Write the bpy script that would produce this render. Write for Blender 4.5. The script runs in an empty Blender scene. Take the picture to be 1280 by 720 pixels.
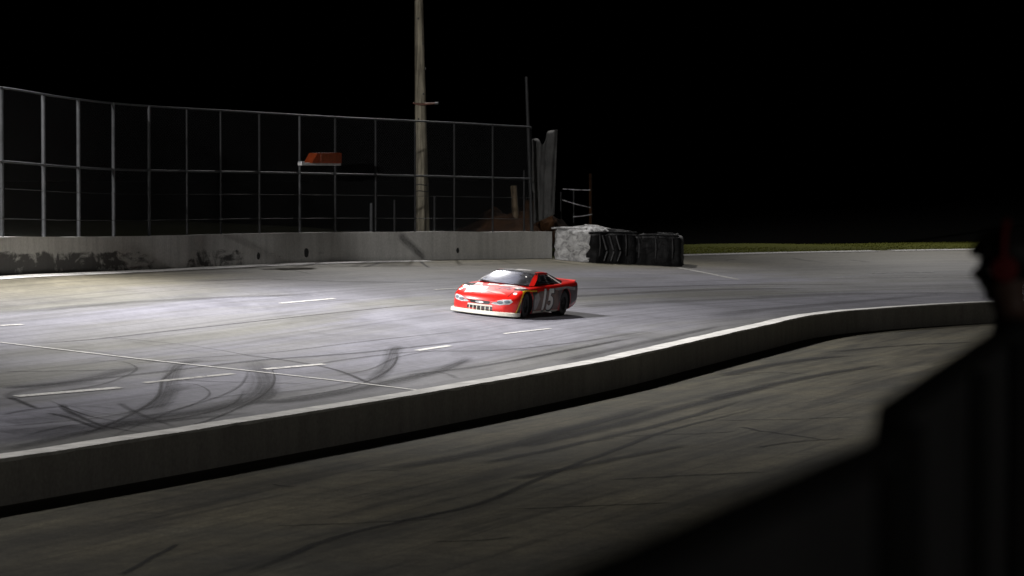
import bpy, bmesh, math, random
from mathutils import Vector, Matrix, noise
from mathutils.bvhtree import BVHTree
from mathutils.geometry import tessellate_polygon

random.seed(7)
SC = bpy.context.scene
COL = SC.collection
R = math.radians

# ------------------------------------------------------------------ camera
F = 4000.0                       # focal length in pixels of a 1280 wide frame
CAM_H = 4.8
PITCH = math.atan(145.0 / F)
CAM = Vector((0, 0, CAM_H))
FWD = Vector((0, math.cos(PITCH), -math.sin(PITCH)))
UPV = Vector((0, math.sin(PITCH), math.cos(PITCH)))

cd = bpy.data.cameras.new('camera')
cam = bpy.data.objects.new('camera', cd)
COL.objects.link(cam)
cam.location = CAM
cam.rotation_euler = (math.pi / 2 - PITCH, 0, 0)
cd.sensor_width = 36.0
cd.lens = F / 1280 * 36
cd.clip_start = 0.1
cd.clip_end = 3000
cd.dof.use_dof = True
cd.dof.focus_distance = 76.0
cd.dof.aperture_fstop = 2.8
SC.camera = cam


def ray(x, y):
    return FWD + Vector((1, 0, 0)) * ((x - 640) / F) + UPV * (-(y - 360) / F)


def at(x, y, d):
    """the point d metres ahead on the camera ray through an image pixel"""
    return CAM + ray(x, y) * d


def at_z(x, y, z):
    r = ray(x, y)
    return CAM + r * ((z - CAM_H) / r.z)


def proj(p):
    v = Vector(p) - CAM
    d = v.dot(FWD)
    return (640 + F * v.x / d, 360 - F * v.dot(UPV) / d, d)


# ------------------------------------------------------------------ helpers
def tag(o, label=None, cat=None, group=None, kind=None):
    if label: o['label'] = label
    if cat: o['category'] = cat
    if group: o['group'] = group
    if kind: o['kind'] = kind
    return o


def empty(name, loc=(0, 0, 0), rz=0.0, label=None, cat=None, group=None):
    o = bpy.data.objects.new(name, None)
    COL.objects.link(o)
    o.location = loc
    o.rotation_euler = (0, 0, rz)
    o.empty_display_size = 0.2
    return tag(o, label, cat, group)


def link(name, me, mat=None, parent=None, smooth=None):
    o = bpy.data.objects.new(name, me)
    COL.objects.link(o)
    if mat:
        for m in (mat if isinstance(mat, (list, tuple)) else [mat]):
            me.materials.append(m)
    if parent: o.parent = parent
    if smooth is not None:
        for p in me.polygons: p.use_smooth = True
        me.set_sharp_from_angle(angle=R(smooth))
    return o


class MB:
    """collects shapes into one mesh"""
    def __init__(self):
        self.bm = bmesh.new()
        self.uv = None

    def box(self, c, s, rot=None, bev=0.0):
        r = bmesh.ops.create_cube(self.bm, size=1.0)
        vs = r['verts']
        M = Matrix.Translation(Vector(c)) @ (rot.to_4x4() if rot else Matrix.Identity(4)) @ Matrix.Diagonal((s[0], s[1], s[2], 1))
        bmesh.ops.transform(self.bm, matrix=M, verts=vs)
        if bev:
            es = list({e for v in vs for e in v.link_edges})
            bmesh.ops.bevel(self.bm, geom=es, offset=bev, segments=2, affect='EDGES', profile=0.6)
        return self

    def tube(self, pts, rad, n=8, cap=True):
        pts = [Vector(p) for p in pts]
        k = len(pts)
        rads = rad if isinstance(rad, (list, tuple)) else [rad] * k
        rings = []
        prev = None
        for i, p in enumerate(pts):
            t = (pts[min(i + 1, k - 1)] - pts[max(i - 1, 0)]).normalized()
            ref = prev if prev is not None else (Vector((0, 0, 1)) if abs(t.z) < 0.9 else Vector((1, 0, 0)))
            a = (ref - t * ref.dot(t)).normalized()
            prev = a
            b = t.cross(a)
            rings.append([self.bm.verts.new(p + (a * math.cos(2 * math.pi * j / n) + b * math.sin(2 * math.pi * j / n)) * rads[i]) for j in range(n)])
        for i in range(k - 1):
            for j in range(n):
                self.bm.faces.new((rings[i][j], rings[i][(j + 1) % n], rings[i + 1][(j + 1) % n], rings[i + 1][j]))
        if cap:
            self.bm.faces.new(rings[0][::-1])
            self.bm.faces.new(rings[-1])
        return self

    def grid(self, rows, closed=False):
        vs = [[self.bm.verts.new(Vector(p)) for p in r] for r in rows]
        n = len(rows[0])
        for i in range(len(rows) - 1):
            for j in range(n if closed else n - 1):
                self.bm.faces.new((vs[i][j], vs[i][(j + 1) % n], vs[i + 1][(j + 1) % n], vs[i + 1][j]))
        return vs

    def lathe(self, prof, n=32, axis='y', c=(0, 0, 0)):
        """profile of (radius, offset along the axis)"""
        rows = []
        for j in range(n):
            a = 2 * math.pi * j / n
            row = []
            for r, h in prof:
                x, z = r * math.cos(a), r * math.sin(a)
                v = Vector((x, h, z)) if axis == 'y' else Vector((x, z, h))
                row.append(v + Vector(c))
            rows.append(row)
        rows.append(rows[0])
        self.grid(rows)
        return self

    def mesh(self, name):
        bmesh.ops.remove_doubles(self.bm, verts=self.bm.verts, dist=1e-5)
        bmesh.ops.recalc_face_normals(self.bm, faces=self.bm.faces)
        me = bpy.data.meshes.new(name)
        self.bm.to_mesh(me)
        self.bm.free()
        return me

    def build(self, name, mat, parent=None, smooth=None):
        return link(name, self.mesh(name), mat, parent, smooth)


def catmull(pts, per=10):
    pts = [Vector(p) for p in pts]
    out = []
    n = len(pts)
    for i in range(n - 1):
        p0, p1, p2, p3 = pts[max(i - 1, 0)], pts[i], pts[i + 1], pts[min(i + 2, n - 1)]
        for k in range(per):
            t = k / per
            out.append(0.5 * ((2 * p1) + (p2 - p0) * t + (2 * p0 - 5 * p1 + 4 * p2 - p3) * t * t + (3 * p1 - p0 - 3 * p2 + p3) * t ** 3))
    out.append(pts[-1])
    return out


# ------------------------------------------------------------------ materials
class NT:
    def __init__(self, name):
        self.m = bpy.data.materials.new(name)
        self.m.use_nodes = True
        self.t = self.m.node_tree
        self.t.nodes.clear()
        self.out = self.t.nodes.new('ShaderNodeOutputMaterial')

    def n(self, typ, **kw):
        nd = self.t.nodes.new(typ)
        for k, v in kw.items():
            if k == 'ins':
                for a, b in v.items():
                    if isinstance(b, bpy.types.NodeSocket): self.t.links.new(b, nd.inputs[a])
                    else: nd.inputs[a].default_value = b
            else: setattr(nd, k, v)
        return nd

    def math(self, op, a, b=0.0, c=None):
        ins = {0: a, 1: b}
        if c is not None: ins[2] = c
        return self.n('ShaderNodeMath', operation=op, ins=ins).outputs[0]

    def noise(self, vec, scale, detail=4, rough=0.55, dist=0.0):
        return self.n('ShaderNodeTexNoise', ins={'Vector': vec, 'Scale': scale, 'Detail': detail, 'Roughness': rough, 'Distortion': dist}).outputs['Fac']

    def ramp(self, fac, stops, interp='LINEAR'):
        nd = self.n('ShaderNodeValToRGB', ins={'Fac': fac})
        cr = nd.color_ramp
        cr.interpolation = interp
        while len(cr.elements) < len(stops): cr.elements.new(0.5)
        for e, (p, c) in zip(cr.elements, stops):
            e.position = p
            e.color = (c, c, c, 1) if isinstance(c, (int, float)) else (*c, 1)
        return nd.outputs['Color']

    def mix(self, fac, a, b, blend='MIX'):
        nd = self.n('ShaderNodeMix', data_type='RGBA', blend_type=blend)
        for k, v in ((0, fac), (6, a), (7, b)):
            if isinstance(v, bpy.types.NodeSocket): self.t.links.new(v, nd.inputs[k])
            else: nd.inputs[k].default_value = v if not isinstance(v, tuple) or len(v) == 4 else (*v, 1)
        return nd.outputs[2]

    def mapping(self, vec, scale=(1, 1, 1), loc=(0, 0, 0), rot=(0, 0, 0)):
        return self.n('ShaderNodeMapping', ins={'Vector': vec, 'Scale': scale, 'Location': loc, 'Rotation': rot}).outputs[0]

    def coord(self, which='Object'):
        return self.n('ShaderNodeTexCoord').outputs[which]

    def bsdf(self, color, rough=0.6, metal=0.0, spec=0.5, bump=None, bump_d=0.01, bump_s=0.5, **kw):
        b = self.n('ShaderNodeBsdfPrincipled')
        ins = {'Base Color': color if isinstance(color, bpy.types.NodeSocket) else (*color, 1), 'Roughness': rough, 'Metallic': metal, 'Specular IOR Level': spec}
        ins.update(kw)
        for k, v in ins.items():
            if isinstance(v, bpy.types.NodeSocket): self.t.links.new(v, b.inputs[k])
            else: b.inputs[k].default_value = v
        if bump is not None:
            bp = self.n('ShaderNodeBump', ins={'Height': bump, 'Distance': bump_d, 'Strength': bump_s})
            self.t.links.new(bp.outputs[0], b.inputs['Normal'])
        return b.outputs[0]

    def done(self, sh):
        self.t.links.new(sh, self.out.inputs['Surface'])
        return self.m


def simple(name, col, rough=0.6, metal=0.0, var=0.25, scale=6.0, spec=0.5, bump=0.0, **kw):
    """a plain colour broken up by two scales of procedural wear"""
    t = NT(name)
    co = t.coord()
    a = t.noise(co, scale, 6, 0.6)
    f = t.ramp(a, [(0.3, 1 - var), (0.7, 1 + var * 0.4)])
    c = t.mix(1.0, (*col, 1), f, 'MULTIPLY')
    rr = t.math('ADD', t.math('MULTIPLY', t.noise(co, scale * 2.3, 4), 0.3), rough - 0.15)
    return t.done(t.bsdf(c, rr, metal, spec, bump=a if bump else None, bump_d=bump, bump_s=0.6, **kw))


M = {}
M['black_rubber'] = simple('black_rubber', (0.012, 0.012, 0.013), 0.6, bump=0.004)
M['black_paint'] = simple('black_paint', (0.011, 0.011, 0.012), 0.45, var=0.1)
M['interior'] = simple('interior_black', (0.01, 0.01, 0.012), 0.7)
M['white_paint'] = simple('white_paint', (0.78, 0.77, 0.74), 0.4, var=0.12)
M['cream_paint'] = simple('cream_paint', (0.58, 0.57, 0.50), 0.4, var=0.2, scale=9)
M['silver'] = simple('silver', (0.55, 0.56, 0.58), 0.3, 0.6)
M['galvanised'] = simple('galvanised_steel', (0.062, 0.066, 0.070), 0.6, 0.2, var=0.4, scale=3)
M['dull_steel'] = simple('dull_steel', (0.016, 0.017, 0.018), 0.65, 0.2, var=0.4, scale=3)
M['cage'] = simple('cage_paint', (0.6, 0.62, 0.65), 0.4)
M['yellow_paint'] = simple('yellow_paint', (0.75, 0.50, 0.03), 0.35, var=0.1)
M['green_paint'] = simple('dark_green_paint', (0.010, 0.024, 0.016), 0.35, var=0.1)
M['maroon_paint'] = simple('maroon_paint', (0.22, 0.008, 0.03), 0.3, var=0.15)
M['grey_graphic'] = simple('grey_graphic', (0.36, 0.35, 0.34), 0.4, var=0.5, scale=5)
M['brown_graphic'] = simple('brown_graphic', (0.20, 0.12, 0.09), 0.4, var=0.5, scale=5)
M['lens'] = simple('lens_grey', (0.16, 0.19, 0.22), 0.25)

t = NT('red_car_paint')
co = t.coord()
c = t.mix(t.ramp(t.noise(co, 4.0, 5), [(0.45, 0.0), (0.75, 0.35)]), (0.62, 0.012, 0.008, 1), (0.40, 0.012, 0.010, 1))
M['red_paint'] = t.done(t.bsdf(c, 0.35, 0.0, 0.5, **{'Coat Weight': 0.6, 'Coat Roughness': 0.12}))

t = NT('windscreen_glass')
gl = t.n('ShaderNodeBsdfGlossy', ins={'Color': (1, 1, 1, 1), 'Roughness': 0.28})
tr = t.n('ShaderNodeBsdfTransparent', ins={'Color': (0.78, 0.80, 0.90, 1)})
co = t.coord()
dirt = t.n('ShaderNodeBsdfDiffuse', ins={'Color': (0.5, 0.5, 0.55, 1)})
fr = t.n('ShaderNodeFresnel', ins={'IOR': 1.45})
m1 = t.n('ShaderNodeMixShader', ins={0: fr.outputs[0], 1: tr.outputs[0], 2: gl.outputs[0]})
dm = t.ramp(t.noise(t.mapping(co, (1, 2.2, 1)), 2.6, 5, 0.65), [(0.40, 0.02), (0.80, 0.10)])
m2 = t.n('ShaderNodeMixShader', ins={0: dm, 1: m1.outputs[0], 2: dirt.outputs[0]})
M['glass'] = t.done(m2.outputs[0])

# racing surface: UV x = metres along the track, UV y = 0 at the inside, 1 at the outside wall
t = NT('race_track_asphalt')
uv = t.coord('UV')
sep = t.n('ShaderNodeSeparateXYZ', ins={0: uv})
v = sep.outputs[1]
obj = t.coord()
streak = t.noise(t.mapping(uv, (0.06, 26, 1)), 1.0, 6, 0.6, 0.3)
streak2 = t.noise(t.mapping(uv, (0.025, 90, 1), (3, 0, 0)), 1.0, 4, 0.6)
patch = t.noise(t.mapping(uv, (0.035, 5.0, 1), (7, 1, 0)), 1.0, 4, 0.55, 0.6)
fine = t.noise(obj, 38.0, 3, 0.7)
grit = t.noise(obj, 5.0, 6, 0.7)
groove = t.mix(streak, (0.190, 0.190, 0.218, 1), (0.305, 0.304, 0.358, 1))
olive = t.mix(streak, (0.135, 0.134, 0.112, 1), (0.240, 0.238, 0.212, 1))
dirtc = t.mix(grit, (0.120, 0.108, 0.070, 1), (0.240, 0.220, 0.155, 1))
vn = t.math('ADD', v, t.math('MULTIPLY', t.math('SUBTRACT', streak, 0.5), 0.10))
far = t.n('ShaderNodeMapRange', clamp=True, ins={0: sep.outputs[0], 1: 108.0, 2: 128.0, 3: 0.0, 4: 0.17}).outputs[0]
vn = t.math('ADD', vn, t.math('MULTIPLY', far, v))
edge = t.ramp(vn, [(0.74, 0.0), (0.93, 0.95)])
f = t.ramp(patch, [(0.47, 0.0), (0.63, 0.85)])
mot = t.noise(t.mapping(uv, (0.16, 9.0, 1), (2, 5, 0)), 1.0, 6, 0.65, 0.8)
c = t.mix(f, groove, olive)
low = t.ramp(vn, [(0.02, 1.0), (0.30, 0.0)])
lowc = t.mix(streak, (0.125, 0.124, 0.126, 1), (0.235, 0.235, 0.242, 1))
c = t.mix(low, c, lowc)
c = t.mix(edge, c, dirtc)
dark = t.ramp(streak2, [(0.36, 0.74), (0.52, 1.0)])
c = t.mix(1.0, c, dark, 'MULTIPLY')
c = t.mix(1.0, c, t.ramp(mot, [(0.36, 0.74), (0.58, 1.04)]), 'MULTIPLY')
c = t.mix(1.0, c, t.ramp(fine, [(0.3, 0.78), (0.7, 1.15)]), 'MULTIPLY')
c = t.mix(1.0, c, t.ramp(grit, [(0.32, 0.82), (0.62, 1.06)]), 'MULTIPLY')
M['track'] = t.done(t.bsdf(c, t.math('ADD', t.math('MULTIPLY', streak, -0.2), 0.72), 0, 0.35, bump=fine, bump_d=0.006, bump_s=0.5))

# pit road: older and flatter, oily, cracked
t = NT('pit_road_asphalt')
obj = t.coord()
al = t.mapping(obj, (1, 1, 1), (0, 0, 0), (0, 0, R(20)))
streak = t.noise(t.mapping(al, (0.55, 0.05, 1)), 1.6, 6, 0.62, 0.3)
streak3 = t.noise(t.mapping(al, (2.6, 0.10, 1), (4, 0, 0)), 1.6, 5, 0.65, 0.4)
blot = t.noise(obj, 0.30, 5, 0.6, 0.4)
fine = t.noise(obj, 18.0, 4, 0.8)
grit = t.noise(obj, 2.4, 8, 0.8)
spk = t.n('ShaderNodeTexVoronoi', ins={'Vector': obj, 'Scale': 9.0}).outputs['Distance']
c = t.mix(t.ramp(streak, [(0.36, 0.0), (0.64, 1.0)]), (0.042, 0.0395, 0.032, 1), (0.098, 0.090, 0.067, 1))
c = t.mix(1.0, c, t.ramp(streak3, [(0.36, 0.58), (0.50, 1.0)]), 'MULTIPLY')
c = t.mix(1.0, c, t.ramp(blot, [(0.3, (0.74, 0.77, 0.80)), (0.65, (1.06, 1.03, 0.92))]), 'MULTIPLY')
c = t.mix(1.0, c, t.ramp(grit, [(0.34, 0.6), (0.62, 1.2)]), 'MULTIPLY')
c = t.mix(1.0, c, t.ramp(fine, [(0.3, 0.5), (0.7, 1.4)]), 'MULTIPLY')
c = t.mix(t.ramp(spk, [(0.05, 0.7), (0.10, 0.0)]), c, (0.13, 0.125, 0.11, 1))
M['pit'] = t.done(t.bsdf(c, 0.75, 0, 0.3, bump=grit, bump_d=0.012, bump_s=0.5))

t = NT('ground_dirt')
obj = t.coord()
c = t.mix(t.noise(obj, 0.4, 6), (0.035, 0.030, 0.018, 1), (0.06, 0.055, 0.03, 1))
M['ground'] = t.done(t.bsdf(c, 0.95))

t = NT('verge_turf')
obj = t.coord()
c = t.mix(t.noise(obj, 1.2, 6, 0.7), (0.055, 0.064, 0.007, 1), (0.100, 0.102, 0.014, 1))
M['turf'] = t.done(t.bsdf(c, 0.95, bump=t.noise(obj, 20, 3), bump_d=0.05, spec=0.1))
t = NT('shaded_turf')  # turf darkened in its colour where little light reaches behind the fence
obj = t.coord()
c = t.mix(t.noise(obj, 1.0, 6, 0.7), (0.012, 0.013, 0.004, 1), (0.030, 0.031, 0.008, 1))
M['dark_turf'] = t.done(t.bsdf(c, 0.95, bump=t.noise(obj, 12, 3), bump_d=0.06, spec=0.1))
t = NT('grass_blades')
obj = t.coord()
c = t.mix(t.noise(obj, 2.0, 4, 0.7), (0.055, 0.064, 0.007, 1), (0.115, 0.116, 0.016, 1))
M['blades'] = t.done(t.bsdf(c, 0.8, spec=0.1))

t = NT('red_clay')
obj = t.coord()
c = t.mix(t.ramp(t.noise(obj, 1.5, 6, 0.7), [(0.35, 0.0), (0.65, 1.0)]), (0.012, 0.006, 0.003, 1), (0.045, 0.021, 0.009, 1))
M['clay'] = t.done(t.bsdf(c, 0.95, bump=t.noise(obj, 4, 5), bump_d=0.08, spec=0.1))

# concrete of the outside wall; scuffs are black rubber in irregular low blotches along the left stretch
def concrete(name, base, scuff):
    t = NT(name)
    uv = t.coord('UV')
    obj = t.coord()
    big = t.noise(obj, 0.5, 5, 0.6)
    stain = t.noise(t.mapping(uv, (2.2, 0.25, 1)), 1.0, 5, 0.6)
    fine = t.noise(obj, 14, 5, 0.7)
    c = t.mix(big, tuple(b * 0.78 for b in base) + (1,), tuple(b * 1.15 for b in base) + (1,))
    c = t.mix(1.0, c, t.ramp(stain, [(0.35, 0.84), (0.6, 1.03)]), 'MULTIPLY')
    c = t.mix(1.0, c, t.ramp(fine, [(0.3, 0.8), (0.7, 1.12)]), 'MULTIPLY')
    if scuff:
        sp = t.n('ShaderNodeSeparateXYZ', ins={0: uv})
        u, w = sp.outputs[0], sp.outputs[1]
        n1 = t.noise(t.mapping(uv, (0.62, 1.5, 1)), 1.0, 7, 0.68, 0.8)
        n2 = t.noise(t.mapping(uv, (0.9, 7.0, 1), (5, 2, 0)), 1.0, 6, 0.7, 0.5)
        hi = t.ramp(w, [(0.0, 0.8), (0.30, 1.0), (0.56, 0.75), (0.76, 0.0)])
        along = t.ramp(t.math('DIVIDE', t.math('SUBTRACT', u, 70.0), 60.0), scuff)
        amt = t.math('MULTIPLY', hi, along)
        s = t.math('ADD', t.math('MULTIPLY', n1, 0.75), t.math('MULTIPLY', n2, 0.25))
        thr = t.math('SUBTRACT', 0.72, t.math('MULTIPLY', amt, 0.36))
        k = t.n('ShaderNodeMapRange', clamp=True, ins={0: t.math('SUBTRACT', s, thr), 1: 0.0, 2: 0.09, 3: 0.0, 4: 0.88}).outputs[0]
        c = t.mix(k, c, (0.022, 0.021, 0.021, 1))
    return t.done(t.bsdf(c, 0.8, 0, 0.3, bump=fine, bump_d=0.008, bump_s=0.5))


M['white_cap'] = simple('worn_white_wall_cap', (0.74, 0.73, 0.70), 0.6, var=0.35, scale=2.5, bump=0.01)
M['pit_wall'] = concrete('pit_wall_concrete', (0.40, 0.385, 0.355), None)

t = NT('road_line_paint')
obj = t.coord()
c = t.ramp(t.noise(obj, 9, 6, 0.7), [(0.35, (0.50, 0.49, 0.46)), (0.6, (0.78, 0.77, 0.75))])
sh = t.bsdf(c, 0.6)
tr = t.n('ShaderNodeBsdfTransparent')
k = t.ramp(t.noise(obj, 5, 7, 0.75), [(0.34, 0.25), (0.46, 1.0)])
M['line'] = t.done(t.n('ShaderNodeMixShader', ins={0: k, 1: tr.outputs[0], 2: sh}).outputs[0])

t = NT('faded_line_paint')
obj = t.coord()
sh = t.bsdf((0.62, 0.61, 0.58), 0.6)
tr = t.n('ShaderNodeBsdfTransparent')
k = t.ramp(t.noise(obj, 3, 7, 0.75), [(0.32, 0.1), (0.52, 0.85)])
M['faded_line'] = t.done(t.n('ShaderNodeMixShader', ins={0: k, 1: tr.outputs[0], 2: sh}).outputs[0])


def rubber_mark(name, strength, col=(0.022, 0.021, 0.024)):
    t = NT(name)
    uv = t.coord('UV')
    obj = t.coord()
    sp = t.n('ShaderNodeSeparateXYZ', ins={0: uv})
    e = t.math('ABSOLUTE', t.math('SUBTRACT', sp.outputs[1], 0.5))
    e = t.ramp(e, [(0.12, 1.0), (0.5, 0.0)])
    ends = t.ramp(sp.outputs[0], [(0.0, 0.0), (0.12, 1.0), (0.85, 1.0), (1.0, 0.0)])
    st = t.noise(t.mapping(uv, (1.6, 9, 1)), 1.0, 5, 0.65)
    gr = t.noise(obj, 12, 4, 0.7)
    k = t.math('MULTIPLY', e, ends)
    k = t.math('MULTIPLY', k, t.ramp(st, [(0.33, 0.35), (0.60, 1.0)]))
    k = t.math('MULTIPLY', k, t.ramp(gr, [(0.3, 0.55), (0.6, 1.0)]))
    k = t.math('MULTIPLY', k, strength)
    d = t.bsdf(col, 0.7)
    tr = t.n('ShaderNodeBsdfTransparent')
    return t.done(t.n('ShaderNodeMixShader', ins={0: k, 1: tr.outputs[0], 2: d}).outputs[0])


MARKS = [rubber_mark('rubber_faint', 0.38), rubber_mark('rubber_shade_mid', 0.60), rubber_mark('rubber_dark', 0.90)]

PIT_MARKS = [rubber_mark('oil_faint', 0.6, (.005, .005, .005)), rubber_mark('oil_mid', 0.85, (.004, .004, .004)), rubber_mark('oil_dark', 1.0, (.003, .003, .003))]

t = NT('chain_link')
uv = t.coord('UV')
sp = t.n('ShaderNodeSeparateXYZ', ins={0: uv})
a = t.math('ADD', sp.outputs[0], sp.outputs[1])
b = t.math('SUBTRACT', sp.outputs[0], sp.outputs[1])
P_ = 0.11
da = t.math('ABSOLUTE', t.math('SUBTRACT', t.math('FRACT', t.math('DIVIDE', a, P_)), 0.5))
db = t.math('ABSOLUTE', t.math('SUBTRACT', t.math('FRACT', t.math('DIVIDE', b, P_)), 0.5))
mn = t.math('MINIMUM', da, db)
k = t.math('LESS_THAN', mn, 0.035)
sh = t.bsdf((0.075, 0.077, 0.08), 0.6, 0.1)
tr = t.n('ShaderNodeBsdfTransparent')
M['chain'] = t.done(t.n('ShaderNodeMixShader', ins={0: k, 1: tr.outputs[0], 2: sh}).outputs[0])

t = NT('weathered_pole_wood')
obj = t.coord()
g = t.noise(t.mapping(obj, (14, 14, 0.5)), 1.0, 6, 0.65, 0.4)
g2 = t.noise(obj, 1.3, 5, 0.6)
c = t.mix(t.ramp(g, [(0.35, 0.0), (0.62, 1.0)]), (0.090, 0.080, 0.060, 1), (0.290, 0.265, 0.200, 1))
c = t.mix(1.0, c, t.ramp(g2, [(0.3, 0.7), (0.65, 1.1)]), 'MULTIPLY')
M['pole_wood'] = t.done(t.bsdf(c, 0.9, bump=g, bump_d=0.012, spec=0.2))

# ------------------------------------------------------------------ the oval: inside and outside edges
H_IN, H_OUT, TOTAL = 0.68, 1.02, 5.0
near_top = [(0, 574), (280, 531), (560, 486), (760, 450), (860, 428), (958, 406), (1020, 393), (1100, 385), (1240, 377)]
inner = [Vector((p.x, p.y, 0)) for p in (at_z(x, y, H_IN) for x, y in near_top)]
inner = [Vector((-21, 13, 0)), Vector((-16.4, 25, 0)), Vector((-11.6, 36.3, 0))] + inner + [Vector((21, 105.4, 0)), Vector((29, 108, 0)), Vector((42, 110, 0)), Vector((64, 111, 0))]

out_px = [(0, 344.5, 84.6), (98, 340.5, 92), (185, 337, 97.6), (320, 330.7, 105), (440, 326.7, 111.4), (570, 324.4, 117), (690, 322.6, 122.6),
          (850, 318.4, 129), (1000, 314.8, 134.5), (1225, 311.2, 141)]
outer = [at(*p) for p in out_px]
outer = [Vector((-46, 20, 2.2)), Vector((-38, 33, 2.2)), Vector((-30.2, 44, 2.2)), Vector((-24.2, 53.5, 2.15)), Vector((-20.6, 61, 2.12)), Vector((-17.6, 69, 2.1)), Vector((-15.3, 77, 2.08))] + outer + [Vector((37, 147.5, 1.45)), Vector((64, 151, 1.45))]

IN_C = catmull(inner, 22)
OUT_C = catmull(outer, 14)


def arclen(c):
    s = [0.0]
    for a, b in zip(c, c[1:]): s.append(s[-1] + (b - a).length)
    return s


def sample(c, s, d):
    d = max(0, min(d, s[-1]))
    lo, hi = 0, len(s) - 1
    while hi - lo > 1:
        m = (lo + hi) // 2
        if s[m] <= d: lo = m
        else: hi = m
    return c[lo].lerp(c[hi], (d - s[lo]) / max(1e-9, s[hi] - s[lo]))


IN_S, OUT_S = arclen(IN_C), arclen(OUT_C)


def near_len(c, s, p):
    return min(range(len(c)), key=lambda i: (c[i].xy - Vector(p[:2])).length)


pairs = [((-21, 13), (-46, 20)), ((-16.4, 25), (-38, 33)), ((-11.6, 36.3), (-30.2, 44)), ((-7.4, 46), (-24.2, 53.5)), ((-4.7, 52.3), (-20.9, 60)), ((-1.2, 60.9), (-18, 68)),
         ((2.1, 70.2), (-15.3, 77)), ((4.3, 77.4), (-13.5, 84.6)), ((5.8, 82.8), (-12.5, 92)), ((6.9, 86.2), (-11.1, 97.6)), ((8.8, 92.6), (-8.4, 105)), ((11.1, 96.9), (-5.6, 111.4)),
         ((13.1, 99.6), (-2, 117)), ((15.3, 101.8), (1.5, 122.6)), ((19, 104.4), (6.8, 129)), ((23, 106.2), (12.1, 134.5)), ((30, 108.2), (20.6, 141)), ((42, 110), (37, 147.5)), ((64, 111), (64, 151))]
pi = [IN_S[near_len(IN_C, IN_S, a)] for a, b in pairs]
po = [OUT_S[near_len(OUT_C, OUT_S, b)] for a, b in pairs]
NV = 26
rows, uvs = [], []
for i in range(len(pairs) - 1):
    k = 12
    for j in range(k + (1 if i == len(pairs) - 2 else 0)):
        f = j / k
        a = sample(IN_C, IN_S, pi[i] * (1 - f) + pi[i + 1] * f)
        so = po[i] * (1 - f) + po[i + 1] * f
        b = sample(OUT_C, OUT_S, so)
        rows.append([a.lerp(b, q / (NV - 1)) for q in range(NV)])
        uvs.append([(so, q / (NV - 1)) for q in range(NV)])


def uv_grid(name, rows, uvs, mat, parent=None, smooth=40):
    nv = len(rows[0])
    verts = [tuple(p) for r in rows for p in r]
    faces = [(i * nv + j, (i + 1) * nv + j, (i + 1) * nv + j + 1, i * nv + j + 1) for i in range(len(rows) - 1) for j in range(nv - 1)]
    me = bpy.data.meshes.new(name)
    me.from_pydata(verts, [], faces)
    ul = me.uv_layers.new(name='UVMap')
    flat = [u for r in uvs for u in r]
    for lp in me.loops: ul.data[lp.index].uv = flat[lp.vertex_index]
    me.update()
    return link(name, me, mat, parent, smooth)


track = uv_grid('race_track', rows, uvs, M['track'])
tag(track, kind='structure')
me = track.data
if me.polygons[len(me.polygons) // 2].normal.z < 0: me.flip_normals()
tb = BVHTree.FromPolygons([v.co.copy() for v in me.vertices], [tuple(p.vertices) for p in me.polygons])


def hit(x, y):
    loc, nrm, idx, d = tb.ray_cast(CAM, ray(x, y).normalized())
    if loc is None: return None, None
    if nrm.z < 0: nrm = -nrm
    return loc, nrm


# pit road: flat sheet on the inside of the wall
pr = []
for a in IN_C:
    pr.append([Vector((a.x - 0.05, a.y, 0.0)).lerp(Vector((max(90, a.x + 20), a.y * 0.55 - 8, 0.0)), q / 6) for q in range(7)])
pit = uv_grid('pit_road', pr, [[(i * 1.0, q / 6) for q in range(7)] for i in range(len(pr))], M['pit'])
if pit.data.polygons[0].normal.z < 0: pit.data.flip_normals()
tag(pit, kind='structure')

g = MB()
g.grid([[(-900 + 180 * i, -300 + 180 * j, -0.35) for j in range(12)] for i in range(11)])
go = g.build('ground', M['ground'])
if go.data.polygons[0].normal.z < 0: go.data.flip_normals()
tag(go, kind='structure')


def out_normal(i):
    t_ = (OUT_C[min(i + 1, len(OUT_C) - 1)] - OUT_C[max(i - 1, 0)]).normalized()
    return Vector((-t_.y, t_.x, 0)).normalized()      # away from the infield


# earth bank outside the track
prof_l = [(-0.10, -0.03), (0.6, -0.03), (3, 0.08), (7, 0.55), (12, 1.05), (20, 1.35), (30, 1.0), (50, -2.5)]
prof_r = [(-0.10, -0.03), (0.6, -0.02), (3, 0.00), (6, 0.03), (9, 0.08), (14, -1.2), (20, -1.85), (50, -1.9)]
rows_b, idx850 = [], near_len(OUT_C, OUT_S, (6.8, 129))
idx690 = near_len(OUT_C, OUT_S, (1.5, 122.6))
for i, p in enumerate(OUT_C):
    n = out_normal(i)
    w = min(1, max(0, (i - idx690) / max(1, idx850 - idx690)))
    r = []
    for (a, za), (b, zb) in zip(prof_l, prof_r):
        off, z = a * (1 - w) + b * w, za * (1 - w) + zb * w
        q = p + n * off
        r.append(Vector((q.x, q.y, p.z + z + (0.12 * noise.noise(q * 0.22) if off > 5 else 0))))
    rows_b.append(r)
cut_i = idx690 + 3
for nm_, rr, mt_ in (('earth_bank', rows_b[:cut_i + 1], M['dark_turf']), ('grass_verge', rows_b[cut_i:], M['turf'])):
    tag(uv_grid(nm_, rr, [[(i, j) for j in range(len(prof_l))] for i in range(len(rr))], mt_), kind='structure')

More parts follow.
